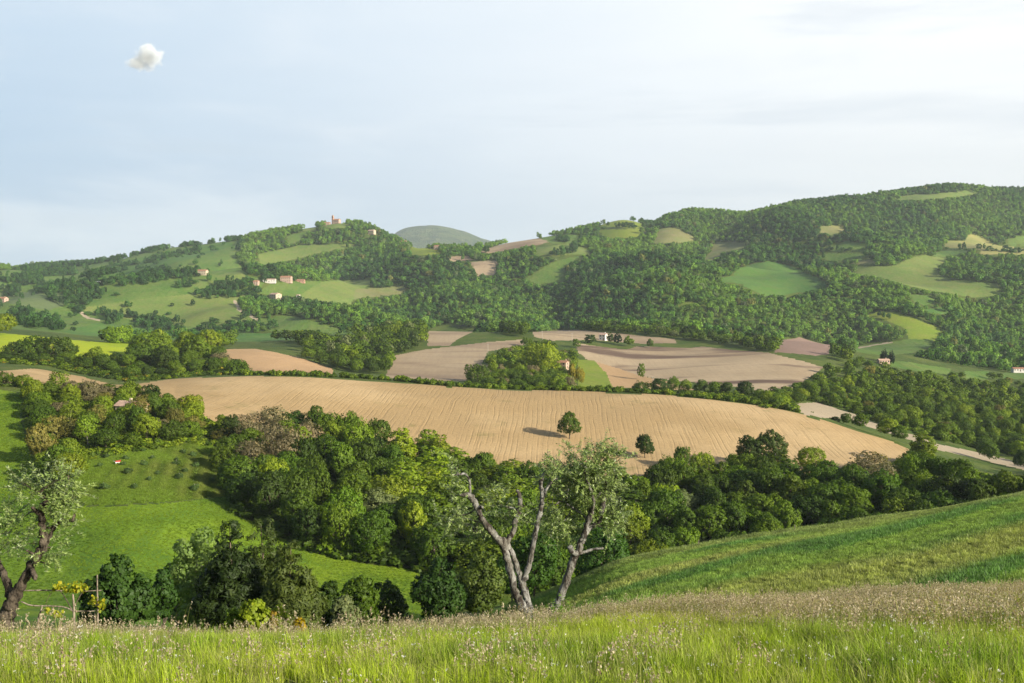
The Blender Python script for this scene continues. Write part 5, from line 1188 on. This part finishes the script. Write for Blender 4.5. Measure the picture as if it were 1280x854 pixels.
# grass tufts of the valley field and the orchard above it
n = 260000; Y = 150 + 185 * np.sqrt(gg_.random(n)); X = gg_.uniform(-.60, -.05, n) * (Y + 5); kc = np.array([f[2] for f in FIELDS])[cls_at(X, Y)]; m = (kc == 'orchard') | ((kc == 'valley_grass') & (gg_.random(n) < .5)); X, Y, kc = X[m], Y[m], kc[m]
pxq, pyq = project(X, Y, height(X, Y)); m = (pxq > -60) & (pyq < 800); X, Y, kc = X[m], Y[m], kc[m]; Z = height(X, Y); nv = len(X); orch = kc == 'orchard'
va, vb = np.array((0.235,0.335,0.022)), np.array((0.12,0.22,0.02)); s1 = fbm(X / 22, Y / 22, 61, 4) + .5; q1 = np.clip((s1 - .42) * 4, 0, 1)[:, None]
row = 0.5 + 0.5 * np.sin((X * .97 + Y * .26) * 2 * math.pi / 4.2)
tv_ = np.where(orch[:, None], np.array((0.20,0.30,0.028)) * (1 - .5 * q1) + np.array((0.26,0.26,0.07)) * .5 * q1 * row[:, None], va * (1 - q1) + vb * q1) * gg_.uniform(.75, 1.25, (nv, 1))
scatter('valley_grass', np.c_[X, Y, Z - .06], gg_.uniform(0, 6.28, nv), np.where(orch, gg_.uniform(.5, 1.4, nv) * (.5 + .4 * row), gg_.uniform(.35, .75, nv) * (.55 + .8 * s1)), gg_.integers(0, 4, nv), tv_, cprot, 'uneven grass tufts of the valley field and the orchard')
print('valley tufts', nv)
# young trees with stakes in the orchard
go_ = np.random.default_rng(2); SAP = []
for r0, yy in enumerate((566, 574, 583, 592, 602, 613)):
    for px in np.arange(122 + 9 * (r0 % 2), 286, 27 + 2 * r0):
        if go_.random() < .25: continue
        X, Y, Z = ground_at(px + go_.normal() * 3, yy + go_.normal() * 1.5, 150, 330); SAP.append((r0, px, X, Y, Z))
for r0 in range(6):
    for j, (_, px, X, Y, Z) in enumerate(sorted(q for q in SAP if q[0] == r0)):
        t = empty('young_tree', (X, Y, Z), go_.uniform(0, 6)); h = go_.uniform(.9, 1.7); t.scale = (h * .42,) * 2 + (h / 3.0,)
        tag(t, 'staked young orchard tree in the %s row from the top, %s from left' % (ORD[r0 + 1], ordinal(j + 1)), 'young tree', 'young trees of the orchard')
        cm, tm = FORMS['shrub'][go_.integers(4)]; o = link('crown', cm, t); o.color = (*(np.array((0.07, 0.12, 0.03)) * go_.uniform(.7, 1.4)), 1); link('trunk', tm, t)
        v, q = tubes([np.array([(.3, 0, -.3, .06), (.3, 0, 3.4, .05)])], 6); link('stake', mesh_np('stake', v, q, [MATS['pole_wood']]), t)
SKYK=0.09; HAZE=4.8e-5; DENOISE=True; EXPO=0.62
# ---------------------------------------------------------------- light, sky, air, camera
SUN = Vector((0.82, -0.57, 0)).normalized() * math.cos(R(22)) + Vector((0, 0, math.sin(R(22))))
sl = bpy.data.lights.new('sun', 'SUN'); sl.energy = 5.0; sl.angle = R(0.6); sl.color = (1.0, 0.92, 0.77)
so = link('sun', sl); so.rotation_euler = SUN.to_track_quat('Z', 'Y').to_euler()
w_ = bpy.data.worlds.new('World'); sc.world = w_
n = N(w_)
bg = n.new('ShaderNodeBackground'); out = n.new('ShaderNodeOutputWorld'); n.link(bg.outputs[0], out.inputs[0])
sky = n.new('ShaderNodeTexSky', sky_type='NISHITA', sun_disc=False, sun_elevation=R(22), sun_rotation=math.atan2(SUN.x, SUN.y), altitude=300.0, air_density=1.0, dust_density=2.0)
tc = n.new('ShaderNodeTexCoord')
sep = n.new('ShaderNodeSeparateXYZ'); n.link(tc.outputs['Generated'], sep.inputs[0])
dx, dy, dz = sep.outputs
# a thin cloud veil, brighter towards the sun's side
mp = n.new('ShaderNodeMapping'); n.link(tc.outputs['Generated'], mp.inputs[0]); mp.inputs['Scale'].default_value = (1.6, 1.6, 6.5)
c1 = n.noise(mp.outputs[0], 1.7, 6, 0.55, 0.4)
mp2 = n.new('ShaderNodeMapping'); n.link(tc.outputs['Generated'], mp2.inputs[0]); mp2.inputs['Scale'].default_value = (1.0, 1.0, 9.0); mp2.inputs['Location'].default_value = (3.1, 1.7, 0.4)
c2 = n.noise(mp2.outputs[0], 2.6, 5, 0.55, 0.2)
side = n.ramp(n.math('ADD', n.math('ADD', dx, n.math('MULTIPLY', dz, 0.5)), n.math('MULTIPLY', n.math('SUBTRACT', c1, 0.5), 0.30)), -0.58, 0.56)
lowgrey = n.ramp(n.math('ADD', dz, n.math('MULTIPLY', n.math('SUBTRACT', c2, 0.5), 0.16)), 0.24, 0.02)
veil = n.mix(side, (0.40, 0.51, 0.62), (0.80, 0.80, 0.79))
veil = n.mix(n.math('MULTIPLY', lowgrey, 0.62), veil, n.mix(side, (0.305, 0.405, 0.53), (0.56, 0.585, 0.60)))
veil = n.mix(n.math('MULTIPLY', n.ramp(c1, 0.50, 0.70), 0.55), veil, (0.62, 0.66, 0.70))
veil = n.mix(n.math('MULTIPLY', n.ramp(c2, 0.52, 0.72), 0.35), veil, (0.42, 0.48, 0.545))
cover = n.math('MULTIPLY', n.math('MULTIPLY', n.ramp(dz, 0.50, 0.29), n.ramp(dy, -0.30, 0.35)), 0.95)
skyc = n.mix(1.0, sky.outputs[0], (SKYK, SKYK, SKYK), 'MULTIPLY')
veil = n.mix(1.0, veil, (0.88, 0.90, 0.92), "MULTIPLY"); fin = n.mix(cover, skyc, veil)
n.link(fin, bg.inputs[0]); bg.inputs[1].default_value = 1.0

if HAZE:
    zl = float(GZ.min()) - 1.0
    zt = float(GZ.max()) + 30.0
    x0, x1, y0, y1 = -11600, 11600, -400, 12200
    V = [(x, y, z) for z in (zl, zt) for y in (y0, y1) for x in (x0, x1)]
    me = mesh_np('haze', V, np.array([(0,2,3,1),(4,5,7,6),(0,1,5,4),(2,6,7,3),(0,4,6,2),(1,3,7,5)]), (), False)
    m, n = mat('haze')
    pv = n.new('ShaderNodeVolumePrincipled'); pv.inputs['Density'].default_value = HAZE
    pv.inputs['Color'].default_value = (0.80, 0.90, 1.0, 1); pv.inputs['Anisotropy'].default_value = 0.0
    o = n.new('ShaderNodeOutputMaterial'); n.link(pv.outputs[0], o.inputs['Volume'])
    me.materials.append(m)
    tag(link('haze', me), 'thin blue haze filling the air over the valley and hills', None, None, 'stuff')

# the one small white cumulus: a puff of dense air
cx_, cy_, cz_ = [float(v) for v in at(181, 72, 14000)]; sc_ = 14000 / F
import bmesh
bm = bmesh.new(); bmesh.ops.create_icosphere(bm, subdivisions=4, radius=1.0, matrix=Matrix.Diagonal((36 * sc_, 22 * sc_, 28 * sc_, 1)))
me = bpy.data.meshes.new('cloud'); bm.to_mesh(me); bm.free()
m, n = mat('cloud_puff'); gt = n.new('ShaderNodeTexCoord')
def blob(cx, cz, rx, rz):
    mp_ = n.new('ShaderNodeMapping'); mp_.vector_type = 'TEXTURE'; n.link(gt.outputs['Object'], mp_.inputs[0]); mp_.inputs['Location'].default_value = (cx * sc_, 0, cz * sc_); mp_.inputs['Scale'].default_value = (rx * sc_, rx * .8 * sc_, rz * sc_)
    ln_ = n.new('ShaderNodeVectorMath', operation='LENGTH'); n.link(mp_.outputs[0], ln_.inputs[0]); return n.math('SUBTRACT', 1.0, ln_.outputs['Value'])
fld = n.math('MAXIMUM', n.math('MAXIMUM', blob(4, 1, 19, 17), blob(-11, -7, 15, 9)), blob(2, 10, 11, 11))
nz_ = n.noise(gt.outputs['Object'], 0.0075, 5, 0.62)
den = n.math('MULTIPLY', n.ramp(n.math('ADD', fld, n.math('MULTIPLY', n.math('SUBTRACT', nz_, .5), 2.0)), 0.05, 0.85), 0.032)
pv = n.new('ShaderNodeVolumePrincipled'); n.link(den, pv.inputs['Density']); pv.inputs['Color'].default_value = (0.90, 0.95, 1, 1); pv.inputs['Anisotropy'].default_value = -0.72
oo = n.new('ShaderNodeOutputMaterial'); n.link(pv.outputs[0], oo.inputs['Volume']); me.materials.append(m)
tag(link('cloud', me, None, (cx_, cy_, cz_)), 'small bright white puffy cloud alone in the upper left sky', 'cloud', None, 'thing')

cam = bpy.data.cameras.new('camera'); cam.lens = 35; cam.sensor_width = 36; cam.clip_start = 0.1; cam.clip_end = 40000
co = link('camera', cam); co.rotation_euler = (R(90) - PITCH, 0, 0); sc.camera = co
sc.view_settings.view_transform = 'Standard'; sc.view_settings.look = 'None'; sc.view_settings.gamma = 1.0
sc.view_settings.use_curve_mapping = False; sc.view_settings.exposure = EXPO
sc.render.engine = 'CYCLES'
cy = sc.cycles
cy.max_bounces = 6; cy.diffuse_bounces = 3; cy.glossy_bounces = 2; cy.transmission_bounces = 3; cy.transparent_max_bounces = 6; cy.volume_bounces = 4
cy.use_adaptive_sampling = True; cy.adaptive_threshold = 0.015
try:
    cy.use_denoising = DENOISE; cy.denoiser = 'OPENIMAGEDENOISE'
except Exception as e: print(e)
